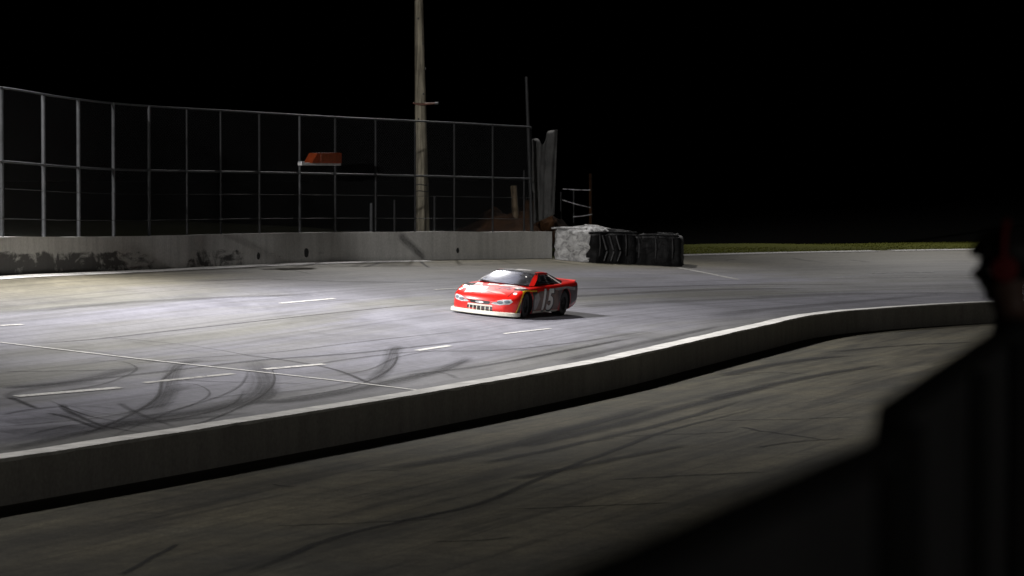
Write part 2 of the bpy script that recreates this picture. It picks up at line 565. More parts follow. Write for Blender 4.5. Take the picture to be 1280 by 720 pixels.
# short grass on the strip beyond the far edge line
gv, gf = [], []
for k in range(15000):
    i = random.uniform(idx690 + 4, len(OUT_C) - 2)
    i0 = int(i)
    n = out_normal(i0)
    p = OUT_C[i0].lerp(OUT_C[i0 + 1], i - i0)
    off = random.uniform(0.6, 9.2)
    q = p + n * off
    zz = p.z + (-.01 if off < 3 else (off - 3) * .013 - .01) - (max(0, off - 9) * 0.25)
    h = random.uniform(0.02, 0.06)
    a = random.uniform(0, 2 * math.pi)
    dx, dy = math.cos(a) * 0.03, math.sin(a) * 0.03
    b = len(gv)
    gv += [(q.x - dx, q.y - dy, zz), (q.x + dx, q.y + dy, zz), (q.x + random.uniform(-.05, .05), q.y + random.uniform(-.05, .05), zz + h)]
    gf.append((b, b + 1, b + 2))
me = bpy.data.meshes.new('grass')
me.from_pydata(gv, [], gf)
tag(link('grass', me, M['blades']), kind='stuff')

# ------------------------------------------------------------------ walls
def uv_box_wall(name, path, side, thick, h0, h1, mats, parent=None, base_h=0.0, wob=0.0):
    """wall of a given thickness swept along path; side = unit offsets away from the face; UV = metres along, 0..1 up"""
    vs, fs, uvl, mi = [], [], [], []
    s = 0.0
    nb = 5
    for i, p in enumerate(path):
        if i: s += (path[i] - path[i - 1]).length
        n = side(i)
        if wob and h1 - h0 < .06: p = p + n * (.02 * noise.noise(Vector((s * 2.1, 7.7, 0)))) ; h0_ = h0 + .022 * noise.noise(Vector((s * 1.7, 1.2, 0)))
        else: h0_ = h0
        w = wob * noise.noise(Vector((s * 0.35, 3.1, 0)))
        for q in range(nb):
            f = q / (nb - 1)
            vs.append((p.x, p.y, p.z + h0_ + (h1 + w - h0_) * f)); uvl.append((s, f))
        for q in range(2):
            o = thick * (q + 1) / 2
            vs.append((p.x + n.x * o, p.y + n.y * o, p.z + h1 + w)); uvl.append((s, 1.0))
        vs.append((p.x + n.x * thick, p.y + n.y * thick, p.z + h0)); uvl.append((s, 0))
    m = nb + 3
    for i in range(len(path) - 1):
        for q in range(m):
            q2 = (q + 1) % m
            fs.append((i * m + q, (i + 1) * m + q, (i + 1) * m + q2, i * m + q2))
            mi.append(1 if (nb - 1 <= q < nb + 1) and len(mats) > 1 else 0)
    fs.append(tuple(range(m)))
    fs.append(tuple((len(path) - 1) * m + q for q in range(m)))
    mi += [0, 0]
    me = bpy.data.meshes.new(name)
    me.from_pydata(vs, [], fs)
    ul = me.uv_layers.new(name='UVMap')
    for lp in me.loops: ul.data[lp.index].uv = uvl[lp.vertex_index]
    o = link(name, me, mats, parent)
    for p, k in zip(me.polygons, mi): p.material_index = k
    bm = bmesh.new(); bm.from_mesh(me)
    bmesh.ops.recalc_face_normals(bm, faces=bm.faces)
    bm.to_mesh(me); bm.free()
    return o


def in_side(i):
    t_ = (IN_C[min(i + 1, len(IN_C) - 1)] - IN_C[max(i - 1, 0)]).normalized()
    return Vector((-t_.y, t_.x, 0)).normalized()


IN_W = [Vector((p.x, p.y, 0)) for p in IN_C]
pw = empty('pit_wall', IN_W[60], label='low inner concrete wall with bright white top between race track and pit road', cat='wall')


def shift(path, o): return [p - o for p in path]


uv_box_wall('wall_body', shift(IN_W, pw.location), in_side, 0.445, -0.05, H_IN - 0.05, [M['pit_wall']], pw)
cap_path = [p - in_side(i) * 0.012 for i, p in enumerate(IN_W)]
uv_box_wall('wall_cap', shift(cap_path, pw.location), in_side, 0.47, H_IN - 0.047, H_IN, [M['white_cap']], pw, wob=0.022)

# outside wall ends beside the tyre blocks
iend = near_len(OUT_C, OUT_S, tuple(at(690, 322.6, 122.6))[:2])
OW = OUT_C[:iend + 1]
s_at = {x: OUT_S[near_len(OUT_C, OUT_S, tuple(at(x, y, d))[:2])] for x, y, d in out_px}
u0, u1, u2, u3 = s_at[0], s_at[185], s_at[320], s_at[440]
M['out_wall'] = concrete('outside_wall_concrete', (0.54, 0.535, 0.515), [(0.0, 1.12), (0.23, 1.06), (0.28, 0.5), (0.37, 0.72), (0.43, 0.35), (0.50, 0.30), (0.55, 0.0)])
ow = empty('outside_wall', OW[len(OW) // 2], label='grey concrete outside wall with black tyre scuffs under the catch fence', cat='wall')
# the lower end of the catch fence stands on this wall
uv_box_wall('wall_body', shift(OW, ow.location), out_normal, 0.42, -0.10, H_OUT, [M['out_wall']], ow, wob=0.02)


def wall_pt(x, y, off=0.004):
    """point on the face of the outside wall in the direction (x, y)"""
    best = None
    for i in range(len(OW) - 1):
        xa, xb = proj(OW[i])[0], proj(OW[i + 1])[0]
        if min(xa, xb) <= x <= max(xa, xb) and abs(xb - xa) > 1e-6 and OW[i].y > 60:
            best = (i, (x - xa) / (xb - xa))
    i, f = best
    p = OW[i].lerp(OW[i + 1], f)
    d = proj(p)[2]
    q = at(x, y, d)
    n = out_normal(i)
    return Vector((p.x, p.y, q.z)) - n * off, i, f


def flat_ribbon(pts, normals, width, lift, taper=None):
    """strip of a given width lying on a surface -> verts, uv (0..1 along, 0..1 across)"""
    vs, uvl = [], []
    n = len(pts)
    for i, p in enumerate(pts):
        t_ = (pts[min(i + 1, n - 1)] - pts[max(i - 1, 0)]).normalized()
        s_ = normals[i].cross(t_).normalized()
        w = width if not taper else width * taper(i / (n - 1))
        for sgn in (-1, 1):
            vs.append(p + s_ * (w / 2 * sgn) + normals[i] * lift)
            uvl.append((i / (n - 1), 0.5 + 0.5 * sgn))
    return vs, uvl


class Strips:
    def __init__(self): self.v, self.f, self.u, self.mi = [], [], [], []

    def add(self, vs, uvl, k=0):
        b = len(self.v)
        self.v += [tuple(p) for p in vs]; self.u += uvl
        for i in range(len(vs) // 2 - 1):
            self.f.append((b + 2 * i, b + 2 * i + 1, b + 2 * i + 3, b + 2 * i + 2)); self.mi.append(k)

    def build(self, name, mats, parent=None):
        me = bpy.data.meshes.new(name)
        me.from_pydata(self.v, [], self.f)
        ul = me.uv_layers.new(name='UVMap')
        for lp in me.loops: ul.data[lp.index].uv = self.u[lp.vertex_index]
        o = link(name, me, mats, parent)
        for p, k in zip(me.polygons, self.mi): p.material_index = k
        return o


# slanting cast shadow painted as a broad dark band and a small round hole in the wall
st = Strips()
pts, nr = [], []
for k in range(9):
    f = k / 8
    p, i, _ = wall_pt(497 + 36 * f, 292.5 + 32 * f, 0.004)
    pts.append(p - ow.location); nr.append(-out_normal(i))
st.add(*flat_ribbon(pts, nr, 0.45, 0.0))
st.build('shadow_band', [MARKS[1]], ow)
for (hx, hy, hr) in ((572, 313, 0.10), (383, 316, 0.16), (323, 320, 0.12)):
    p, i, _ = wall_pt(hx, hy, 0.0)
    n = out_normal(i)
    mb = MB()
    rot = n.to_track_quat('Y', 'Z')
    ring = [(hr * (1 + 0.25 * noise.noise(Vector((math.cos(a) * 2, math.sin(a) * 2, hx)))), a) for a in [2 * math.pi * q / 16 for q in range(16)]]
    front = [p - ow.location - n * 0.006 + rot @ Vector((r * math.cos(a), 0, r * math.sin(a))) for r, a in ring]
    back = [q + n * 0.02 for q in front]
    mb.grid([front, back], closed=True)
    mb.bm.faces.new([mb.bm.verts.new(q) for q in front])
    mb.build('wall_pockmark', M['black_rubber'], ow)

# ------------------------------------------------------------------ painted lines and tyre marks on the racing surface
def on_track(pix, per=8, curved=True):
    px = catmull([(x, y, 0) for x, y in pix], per) if curved and len(pix) > 2 else [Vector((pix[0][0], pix[0][1], 0)).lerp(Vector((pix[-1][0], pix[-1][1], 0)), k / 12) for k in range(13)]
    P, N = [], []
    for q in px:
        l, n = hit(q.x, q.y)
        if l is None: continue
        P.append(l); N.append(n)
    return P, N


def edge_strip(s0, s1, inset, width, lift, step=0.8):
    """strip that follows the outside edge"""
    P, N = [], []
    k = max(2, int((s1 - s0) / step))
    for j in range(k + 1):
        s = s0 + (s1 - s0) * j / k
        p = sample(OUT_C, OUT_S, s)
        q = sample(OUT_C, OUT_S, min(s + 0.5, OUT_S[-1]))
        t_ = (q - p).normalized() if (q - p).length > 1e-6 else Vector((1, 0, 0))
        n = Vector((-t_.y, t_.x, 0)).normalized()
        c = p - n * inset
        l_, n_, i_, d_ = tb.ray_cast(c + Vector((0, 0, 3)), Vector((0, 0, -1)))
        if l_ is None: continue
        P.append(l_); N.append(n_ if n_.z > 0 else -n_)
    return flat_ribbon(P, N, width, lift)


el = Strips()
s530 = OUT_S[near_len(OUT_C, OUT_S, tuple(at(530, 325, 115))[:2])]
el.add(*edge_strip(4, s530, 0.36, 0.55, 0.02))
s850 = s_at[850]
el.add(*edge_strip(s850 - 5.0, s_at[1000] + 4.4, 0.34, 0.62, 0.018))
el.add(*edge_strip(s_at[1000] + 5.4, OUT_S[-1] - 2, 0.32, 0.58, 0.018))
tag(el.build('edge_line', [M['line']]), kind='structure')

dashes = [((20, 496), (150, 485), .17), ((330, 462), (405, 455.5), .15), ((521, 438.5), (562, 432.5), .15), ((630, 417.5), (688, 411), .10),
          ((350, 379.5), (418, 373.5), .13), ((543, 362.5), (575, 360.5), .13), ((1090, 341.5), (1167, 340), .16), ((0, 407.5), (28, 406), .12)]
ds = Strips()
for a, b, w in dashes:
    P, N = on_track([a, b])
    ds.add(*flat_ribbon(P, N, w, 0.012))
tag(ds.build('lane_dashes', [M['line']]), kind='structure')
fs_ = Strips()
for a, b, w in [((180, 479), (292, 467.5), .14), ((1040, 347), (1225, 346), .10)]:
    P, N = on_track([a, b])
    fs_.add(*flat_ribbon(P, N, w, 0.012))
P, N = on_track([(848, 335), (885, 342), (922, 349.5)])
fs_.add(*flat_ribbon(P, N, 0.22, 0.012))
tag(fs_.build('worn_line', [M['faded_line']]), kind='structure')
ll = Strips()
P, N = on_track([(0, 428.5), (72, 437), (200, 452), (330, 466), (440, 478.5), (524, 488.5)])
ll.add(*flat_ribbon(P, N, 0.13, 0.014))
tag(ll.build('pit_entry_line', [M['line']]), kind='structure')

marks = [
    # pixel path, width m, darkness
    ([(0, 486), (60, 481), (120, 474), (200, 465), (250, 459), (330, 450), (450, 441), (560, 429), (640, 422)], .22, 1),
    ([(0, 485), (50, 481.5), (100, 476), (140, 467), (175, 458)], .5, 1),
    ([(20, 500), (12, 496), (20, 490), (60, 484), (130, 477)], .3, 0),
    ([(12, 497), (25, 502), (47, 511)], .25, 2),
    ([(78, 505), (82, 512), (100, 521), (130, 533), (178, 541)], .22, 2),
    ([(58, 516), (85, 522), (110, 531), (128, 537)], .24, 2),
    ([(0, 553), (60, 544), (110, 536), (180, 527), (250, 516), (300, 504), (322, 492), (330, 478), (324, 462), (318, 448)], .75, 1),
    ([(130, 535), (190, 521), (260, 513), (330, 497), (334, 480)], .55, 1),
    ([(0, 563), (70, 549), (150, 533), (230, 524), (320, 515)], .35, 1),
    ([(0, 541), (40, 537), (100, 532)], .6, 0),
    ([(0, 528), (50, 524), (110, 514)], .8, 0),
    ([(190, 516), (205, 500), (212, 484), (216, 468), (224, 456), (250, 449)], .48, 1),
    ([(160, 521), (185, 508), (205, 494), (240, 480)], .4, 0),
    ([(150, 504), (160, 511), (185, 522), (220, 534)], .22, 1),
    ([(300, 505), (370, 500), (440, 488), (500, 474), (545, 465), (575, 453), (588, 446)], .42, 1),
    ([(320, 506), (420, 493), (500, 477), (540, 464)], .6, 0),
    ([(462, 478), (478, 466), (487, 452), (492, 438), (500, 432)], .45, 1),
    ([(300, 443), (360, 451), (410, 460), (438, 469), (460, 478), (490, 483)], .22, 2),
    ([(300, 450), (200, 453), (130, 441), (80, 436)], .16, 0),
    ([(150, 456), (250, 447), (340, 441), (430, 430), (500, 422), (600, 412)], .10, 1),
    ([(40, 430), (120, 424), (220, 413), (300, 404), (420, 391), (500, 383), (560, 379)], .10, 2),
    ([(120, 421), (200, 428), (270, 437), (330, 449)], .12, 1),
    ([(140, 423), (220, 436), (300, 446)], .1, 0),
    ([(0, 465), (80, 464), (160, 462)], .12, 1),
    ([(360, 462), (430, 450), (520, 440), (620, 438), (720, 428), (820, 412)], .14, 1),
    ([(500, 470), (600, 458), (700, 440), (800, 421)], .2, 1),
    ([(380, 480), (300, 478), (200, 475)], .12, 1),
    ([(540, 464), (560, 468), (572, 474)], .25, 0),
    ([(8, 500), (60, 492), (130, 480), (170, 462), (150, 452), (110, 452)], .10, 1), ([(60, 500), (110, 520), (170, 528), (240, 520), (290, 505), (305, 488)], .09, 2),
    ([(85, 507), (120, 516), (180, 520), (235, 508), (262, 492), (240, 480), (205, 484)], .08, 1), ([(100, 545), (160, 520), (196, 497), (204, 474), (226, 457)], .10, 2),
    ([(140, 546), (210, 516), (268, 498), (300, 482), (310, 464)], .09, 1), ([(210, 540), (262, 525), (318, 500), (342, 478), (338, 458)], .08, 2),
    ([(0, 520), (40, 512), (100, 508), (150, 512)], .08, 1), ([(30, 545), (90, 532), (150, 530), (200, 536)], .10, 1), ([(420, 470), (462, 462), (500, 446), (560, 436)], .09, 1),
    ([(360, 498), (440, 484), (486, 462), (498, 442)], .08, 2), ([(250, 500), (300, 494), (380, 488), (450, 476)], .07, 1), ([(0, 534), (70, 528), (140, 520), (230, 500)], .09, 1),
    ([(0, 392), (140, 380), (280, 372), (400, 368)], .5, 0),
    ([(240, 352), (330, 349), (420, 352), (560, 354)], .4, 0),
    ([(345, 334), (362, 337), (390, 343)], .12, 2),
    ([(455, 334), (470, 330), (480, 326)], .2, 2), ([(525, 326), (530, 331), (537, 335)], .2, 2),
    ([(360, 331), (460, 333), (560, 333), (660, 330)], .10, 1),
    ([(690, 372), (800, 366), (900, 362), (1010, 361)], .6, 1), ([(720, 384), (840, 377), (960, 372)], .7, 0),
    ([(700, 362), (820, 359), (930, 356), (1080, 356)], .35, 1), ([(880, 396), (960, 387), (1060, 378), (1180, 368)], .8, 0),
    ([(940, 372), (1050, 368), (1200, 366)], .9, 0),
    ([(990, 323), (1010, 326), (1035, 328.5)], .18, 2), ([(1060, 325), (1090, 328)], .18, 2), ([(905, 326), (920, 324)], .2, 1),
    ([(700, 452), (800, 430), (900, 408)], .35, 1), ([(640, 452), (720, 436), (780, 424)], .15, 1),
]
tm = Strips()
for k, (pix, w, dk) in enumerate(marks):
    P, N = on_track(pix, 9)
    if len(P) < 3: continue
    tm.add(*flat_ribbon(P, N, w, 0.0020 + 0.00022 * k), dk)
tag(tm.build('tyre_marks', MARKS), kind='structure')

# oil streaks and cracks of the pit road
pm = [([(150, 720), (200, 692), (222, 680)], .10, 1), ([(300, 720), (360, 695), (420, 672), (520, 648), (600, 630), (680, 596), (760, 566), (830, 540), (900, 522), (960, 506)], .16, 2),
      ([(640, 560), (700, 548), (790, 526), (870, 505), (960, 484)], .45, 1), ([(600, 580), (700, 560), (830, 530), (930, 500)], .25, 1),
      ([(640, 637), (760, 632), (840, 629)], .10, 2), ([(925, 534), (960, 540), (1030, 550)], .13, 2), ([(900, 526), (1000, 524), (1075, 521)], .1, 2),
      ([(770, 546), (850, 543), (920, 540)], .08, 1), ([(345, 658), (430, 655), (560, 648)], .08, 1), ([(480, 588), (600, 566), (720, 535), (820, 508)], .5, 0),
      ([(760, 600), (860, 595), (960, 590)], .12, 1), ([(540, 678), (600, 676), (640, 672)], .08, 1), ([(450, 590), (480, 588), (500, 589)], .06, 1),
      ([(340, 606), (355, 608), (370, 609)], .06, 1), ([(640, 600), (760, 576), (860, 556)], .3, 0), ([(900, 470), (980, 454), (1060, 444)], .5, 1), ([(880, 500), (1000, 474), (1100, 456)], .4, 1),
      ([(940, 560), (1000, 552), (1060, 549)], .12, 1), ([(900, 470), (960, 466), (1010, 468)], .1, 1), ([(1040, 440), (1130, 432), (1220, 428)], .35, 0)]
pmst = Strips()
for k, (pix, w, dk) in enumerate(pm):
    px = catmull([(x, y, 0) for x, y in pix], 8)
    P = [at_z(q.x + 1.5 * noise.noise(Vector((q.x * .03, k, 0))), q.y + 1.2 * noise.noise(Vector((q.x * .05, k + 9, 0))), 0) for q in px]
    pmst.add(*flat_ribbon(P, [Vector((0, 0, 1))] * len(P), w * 1.3, 0.004 + 0.0004 * k), min(2, dk + 1))
tag(pmst.build('oil_streaks', PIT_MARKS), kind='structure')

# ------------------------------------------------------------------ catch fence on the outside wall
fence = empty('catch_fence', OW[len(OW) // 2] + Vector((0, 0, H_OUT)), label='tall chain link catch fence of steel posts and rails on the outside wall', cat='fence')
FO = fence.location


def fence_line(i, h, off=0.25):
    return OUT_C[i] + out_normal(i) * off + Vector((0, 0, h)) - FO


i_first = near_len(OUT_C, OUT_S, (-24, 54))
idxs = [i for i in range(i_first, iend + 1) if proj(OUT_C[i] + out_normal(i) * .25)[0] < 664 or OUT_C[i].y < 80]
for name, h, r in (('top_rail', 5.0, 0.030), ('middle_rail', 3.03, 0.034)):
    MB().tube([fence_line(i, h) for i in idxs], r, 8).build(name, M['galvanised'], fence, 60)
for h, r, sag in ((1.50, 0.010, 0), (2.30, 0.007, 0.0)):
    MB().tube([fence_line(i, h - sag, 0.19) for i in idxs], r, 6).build('cable', M['dull_steel'], fence, 60)
fr, fu = [], []
for i in idxs:
    fr.append([fence_line(i, H_OUT + (5.0 - H_OUT) * q / 4, 0.20) for q in range(5)])
    fu.append([(OUT_S[i], (5.0 - H_OUT) * q / 4) for q in range(5)])
uv_grid('chain_link', fr, fu, M['chain'], fence)
for px_, r in ((3, .060), (55, .060), (98, .060), (141, .056), (185, .052), (235, .036), (277, .036), (325, .040), (375, .045), (423, .042), (473, .038), (522, .032), (571, .038), (619, .036)):
    p, i, f = wall_pt(px_ + (11 if px_ < 200 else 8 if px_ < 400 else 4), 200, 0)
    b = OW[i].lerp(OW[i + 1], f) + out_normal(i) * 0.25
    MB().tube([b + Vector((0, 0, H_OUT - .02)) - FO, b + Vector((0, 0, 5.02)) - FO], r, 10).build('post', M['galvanised'] if px_ < 200 or px_ == 375 else M['dull_steel'], fence, 60)  # left posts paler, right ones darker: light falloff put into the steel colour
# posts standing before the frame
for i in range(i_first + 3, near_len(OUT_C, OUT_S, tuple(at(0, 344, 84.6))[:2]) - 3, 6):
    b = OUT_C[i] + out_normal(i) * 0.25
    MB().tube([b + Vector((0, 0, H_OUT - .02)) - FO, b + Vector((0, 0, 5.02)) - FO], .065, 10).build('post', M['galvanised'], fence, 60)

# tall post at the end of the fence
i = iend - 3
b = at(665, 290, 121.8); b.z = OUT_C[i].z + H_OUT - .05
tp = at(658, 96, 121.8)
tag(MB().tube([b, b.lerp(tp, .5), tp], [.07, .065, .055], 10).build('steel_post', M['dull_steel'], None, 60),
    'tall thin steel post rising above the end of the catch fence', 'post')

# caution light box hung between two posts
c0, c1 = at(375, 204, 107), at(424, 204, 109.5)
c0.y -= .1; c1.y -= .1
cl = empty('caution_light', (c0 + c1) / 2, math.atan2(c1.y - c0.y, c1.x - c0.x), 'unlit orange red light box on a white shelf bar hung on the catch fence', 'light')
L_ = (c1 - c0).length
MB().box((0, 0, -.03), (L_, .16, .09), bev=.01).build('shelf_bar', simple('dull_white', (.55, .55, .54), .5), cl)
MB().box((-L_ / 2 + .1, 0, .03), (.2, .14, .06), bev=.01).build('mounting_bracket', M['silver'], cl)
M['orange'] = simple('orange_red_plastic', (0.26, 0.045, 0.012), 0.4, var=0.35, scale=4)
hw = MB()
a = [Vector((-L_ * .30, 0, .005)), Vector((L_ * .46, 0, .005)), Vector((L_ * .46, 0, .34)), Vector((L_ * .40, 0, .36)), Vector((-L_ * .16, 0, .34))]
hw.grid([[p + Vector((0, -.16, 0)) for p in a], [p + Vector((0, .16, 0)) for p in a]], closed=True)
hw.bm.faces.new([hw.bm.verts.new(p + Vector((0, -.16, 0))) for p in a])
hw.bm.faces.new([hw.bm.verts.new(p + Vector((0, .16, 0))) for p in a[::-1]])
hw.build('housing', M['orange'], cl)
MB().box((L_ * .17, -.165, .175), (L_ * .5, .012, .24), bev=.004).build('lens', simple('amber_lens', (0.22, 0.048, 0.014), 0.5, var=.5), cl)

# ------------------------------------------------------------------ utility pole behind the fence
pb, pt_ = at(528.5, 300, 121), at(523.5, 0, 121)
pb = Vector((pb.x, pb.y, 1.4))
axis = (pt_ - pb).normalized()
pole = empty('utility_pole', pb, label='tall weathered wooden utility pole standing behind the catch fence', cat='pole')
ptop = axis * 13.0
MB().tube([Vector((0, 0, 0)) + axis * 13.0 * k / 16 for k in range(17)], [.29 - .011 * k for k in range(17)], 20).build('shaft', M['pole_wood'], pole, 60)
zc = (at(530, 130, 121) - pb).length
MB().tube([axis * zc + Vector((-.27, -.2, .03)), axis * zc + Vector((0, -.30, -.02)), axis * zc + Vector((.3, -.3, 0)), axis * zc + Vector((.55, -.3, .02))], [.03, .045, .045, .03], 8).build('bracket', simple('rusty_bracket', (.10, .04, .025), .7), pole, 60)
MB().tube([axis * zc + Vector((.55, -.3, .02)), axis * zc + Vector((.68, -.3, .02))], .045, 10).build('insulator', M['galvanised'], pole, 60)
for yy in (231, 239):
    h = (at(528, yy, 121) - pb).length
    r = .29 - .011 * (h / 13 * 16) + .008
    MB().tube([axis * h + Vector((r * math.cos(2 * math.pi * q / 20), r * math.sin(2 * math.pi * q / 20), .02 * math.sin(q))) for q in range(21)], .018, 6).build('wire_band', M['black_rubber'], pole, 60)
for q in range(9):
    a = 2.6 + q * .9
    MB().box(axis * (3.5 + q * .95) + Vector(((.24 - q * .006) * math.cos(a), -abs((.24 - q * .006) * math.sin(a)), 0)), (.05, .05, .07), bev=.01).build('bolt', M['black_rubber'], pole)

# ------------------------------------------------------------------ things behind the end of the wall
def mound(name, c, rx, ry, h, mat, seed, label=None, cat=None, kind=None, res=34, rough=.35):
    mb = MB()
    rows = []
    for j in range(res):
        row = []
        for i in range(res):
            x, y = (i / (res - 1) * 2 - 1), (j / (res - 1) * 2 - 1)
            r = math.hypot(x, y)
            z = max(0, 1 - r * r) ** 1.2 * h
            z += z * rough * 1.6 * noise.fractal(Vector((x * 2.2 + seed, y * 2.2, seed)), .8, 2.0, 4)
            row.append((x * rx, y * ry, z - .08))
        rows.append(row)
    mb.grid(rows)
    o = mb.build(name, mat, None, 60)
    o.location = c
    return tag(o, label, cat, None, kind)


gz = 1.9
m0 = at(648, 287, 128)
mound('clay_mound', (m0.x, m0.y, gz), 3.4, 3.0, 1.42, M['clay'], 3, kind='structure')
m1 = at(684, 280, 125.5)
bo = bmesh.new()
bmesh.ops.create_icosphere(bo, subdivisions=4, radius=.42)
for v in bo.verts:
    v.co *= 1 + .28 * noise.fractal(v.co * 2.6, .9, 2, 3)
    v.co.z *= .85
me = bpy.data.meshes.new('clay_boulder'); bo.to_mesh(me); bo.free()
o = link('clay_boulder', me, M['clay'], None, 40); o.location = (m1.x, m1.y, m1.z + .05)
tag(o, 'brown lump of clay beside the grey tarpaulin', 'boulder')
# hanging grey tarpaulin
d_t = 122.5
rows = []
zb = at(680, 280, d_t).z
for j in range(26):
    row = []
    f = j / 25
    xl = 665 + 6 * f * 0 + (2 if f > .6 else 0)
    xr = 697 - 4 * f
    for i in range(34):
        g_ = i / 33
        x = xl + (xr - xl) * g_
        ytop = 166 + (10 * math.exp(-((g_ - .42) / .13) ** 2)) + (0 if g_ > .55 else 8 * (1 - g_)) - (4 * g_ if g_ > .55 else 0)
        ybot = 280 - 12 * g_
        p = at(x, ytop + (ybot - ytop) * f, d_t)
        fold = .035 * math.sin(g_ * 13 + 1.2 * math.sin(f * 3)) + .012 * math.sin(g_ * 34 + f * 4) + .06 * abs(g_ - .42)
        row.append(p + Vector((0, fold + .05 * noise.noise(Vector((g_ * 5, f * 6, 0))), 0)))
    rows.append(row)
mb = MB(); mb.grid(rows)
o = mb.build('tarpaulin', simple('grey_tarp', (.030, .030, .029), .8, var=.5, scale=2.5), None, 60)
sm = o.modifiers.new('thick', 'SOLIDIFY'); sm.thickness = .012
tag(o, 'grey tarpaulin sheet hanging in folds beside the end of the catch fence', 'tarpaulin')


def solo_post(name, x, y0, y1, d, r, mat, label, group=None, n=10, lean=0.0, cat='post'):
    a, b = at(x, y1, d), at(x + lean, y0, d)
    a.z -= .35
    o = MB().tube([a, a.lerp(b, .5), b], [r * 1.05, r, r * .92], n).build(name, mat, None, 50)
    return tag(o, label, cat, group)


solo_post('wooden_post', 645, 232, 272, 127, .13, simple('pale_wood', (.15, .11, .065), .8, var=.5), 'pale stubby wooden post standing on the clay behind the fence', lean=-3)
solo_post('metal_stake', 655, 213, 290, 125, .035, M['dull_steel'], 'thin dark stake between the pale wooden post and the tarpaulin')
for x, y0, y1 in ((464, 254, 290), (493, 250, 290), (543, 245, 285)):
    solo_post('fence_stub', x, y0, y1, 133, .05 if x != 464 else .07, M['galvanised'] if x == 464 else M['dull_steel'],
              {464: 'short grey stub post behind the fence left of the utility pole', 493: 'short dark stub post closest left of the utility pole', 543: 'short dark stub post just right of the utility pole'}[x], 'stub posts behind the catch fence')

# pipe gate beyond the tyre blocks
dg = 131
pg = at(727, 285, dg)
gate = empty('pipe_gate', (pg.x, pg.y, 1.6), label='small pipe gate with three pale rails behind the tyre blocks', cat='gate')
GO = gate.location
for x, y0, r, m in ((738, 217, .06, M['clay']), (717, 236, .03, M['dull_steel']), (701, 240, .03, M['dull_steel'])):
    a, b = at(x, 290, dg), at(x, y0, dg)
    MB().tube([a - GO, b - GO], r, 8).build('post', m, gate, 60)
for (xa, ya, xb, yb) in ((703, 236, 738, 237.5), (703, 250, 738, 259.5), (716, 271, 740, 268)):
    MB().tube([at(xa, ya, dg - .08) - GO, at((xa + xb) / 2, (ya + yb) / 2 + .6, dg - .08) - GO, at(xb, yb, dg - .08) - GO], .024, 8).build('rail', M['silver'], gate, 60)

# ------------------------------------------------------------------ tyre blocks at the wall end
def block(name, p0, p1, depth, h, mat, label, crumple, straps=0, chevrons=0, seed=0, round_=.25, group=None):
    """a rubber-wrapped block between two ground points, face towards the camera"""
    a, b = Vector(p0), Vector(p1)
    t_ = (b - a); L = t_.length; t_.normalize()
    c = (a + b) / 2
    root = empty(name, c, math.atan2(t_.y, t_.x), label, 'tyre barrier', group)
    nb, nz = 96, 30
    ring = []
    hx, hy = L / 2, depth / 2
    e = 2 / max(round_, .05) ** .5
    for k in range(nb):
        an = 2 * math.pi * k / nb
        cx, cy = math.cos(an), math.sin(an)
        q = (abs(cx) ** 8 + abs(cy) ** 8) ** (-1 / 8)
        ring.append((hx * cx * q, depth / 2 + hy * cy * q))
    rows = []
    for j in range(nz):
        f = j / (nz - 1)
        row = []
        bulge = 1 - .05 * (2 * f - 1) ** 4
        if f > .93: bulge -= (f - .93) * 1.1
        if f < .06: bulge -= (.06 - f) * 1.2
        for (x, y) in ring:
            p = Vector((x * bulge, depth / 2 + (y - depth / 2) * bulge, -.12 + (h + .12) * f))
            nn = Vector((x / hx, (y - depth / 2) / hy, 0)).normalized()
            w = noise.fractal(Vector((p.x * 2.4 + seed, p.y * 2.4, p.z * 2.2)), .7, 2.1, 4) * crumple
            w += crumple * .8 * math.sin(p.x * 9 + 3 * noise.noise(Vector((p.x, p.z * 2, seed))))
            # vertical gathers
            row.append(p + nn * w)
        rows.append(row)
    top = [[Vector((x * s_, depth / 2 + (y - depth / 2) * s_, h + .16 * noise.noise(Vector((x * 1.6, y * 1.6, seed + 4))) * (1 if s_ < .8 else .3) + .06 * (1 - s_))) for (x, y) in ring] for s_ in (.86, .6, .3, .02)]
    mb = MB(); mb.grid(rows + top, closed=True)
    mb.build('wrap', mat, root, 70)
    for q in range(straps):
        f = (q + .5) / straps
        x = -hx + L * f
        MB().tube([(x, -.05, h * .25), (x + .02, -.075, h * .6), (x, -.06, h - .02), (x + .04, .03, h + .04), (x + .1, depth * .5, h + .05), (x + .1, depth, h + .03)], [.03] * 6, 6).build('strap', M['black_rubber'], root, 60)
    MB().tube([(-hx * .92, -.05, h + .01), (-hx * .3, -.07, h + .035), (hx * .3, -.06, h + .02), (hx * .92, -.05, h + .01)], .04, 8).build('top_edge_roll', mat, root, 60)
    if chevrons:
        lug = simple('worn_tread_rubber', (.026, .026, .028), .5, var=.4) if 'worn_tread_rubber' not in bpy.data.materials else bpy.data.materials['worn_tread_rubber']
        for q in range(chevrons):
            x = -hx * .25 + q * .27
            MB().tube([(x - .16, -.075, h * .92), (x, -.10, h * .45)], [.035, .045], 6).build('tread_bar', lug, root, 60)
            MB().tube([(x + .02, -.10, h * .40), (x - .10, -.075, h * .08)], [.045, .03], 6).build('tread_bar', lug, root, 60)
    return root


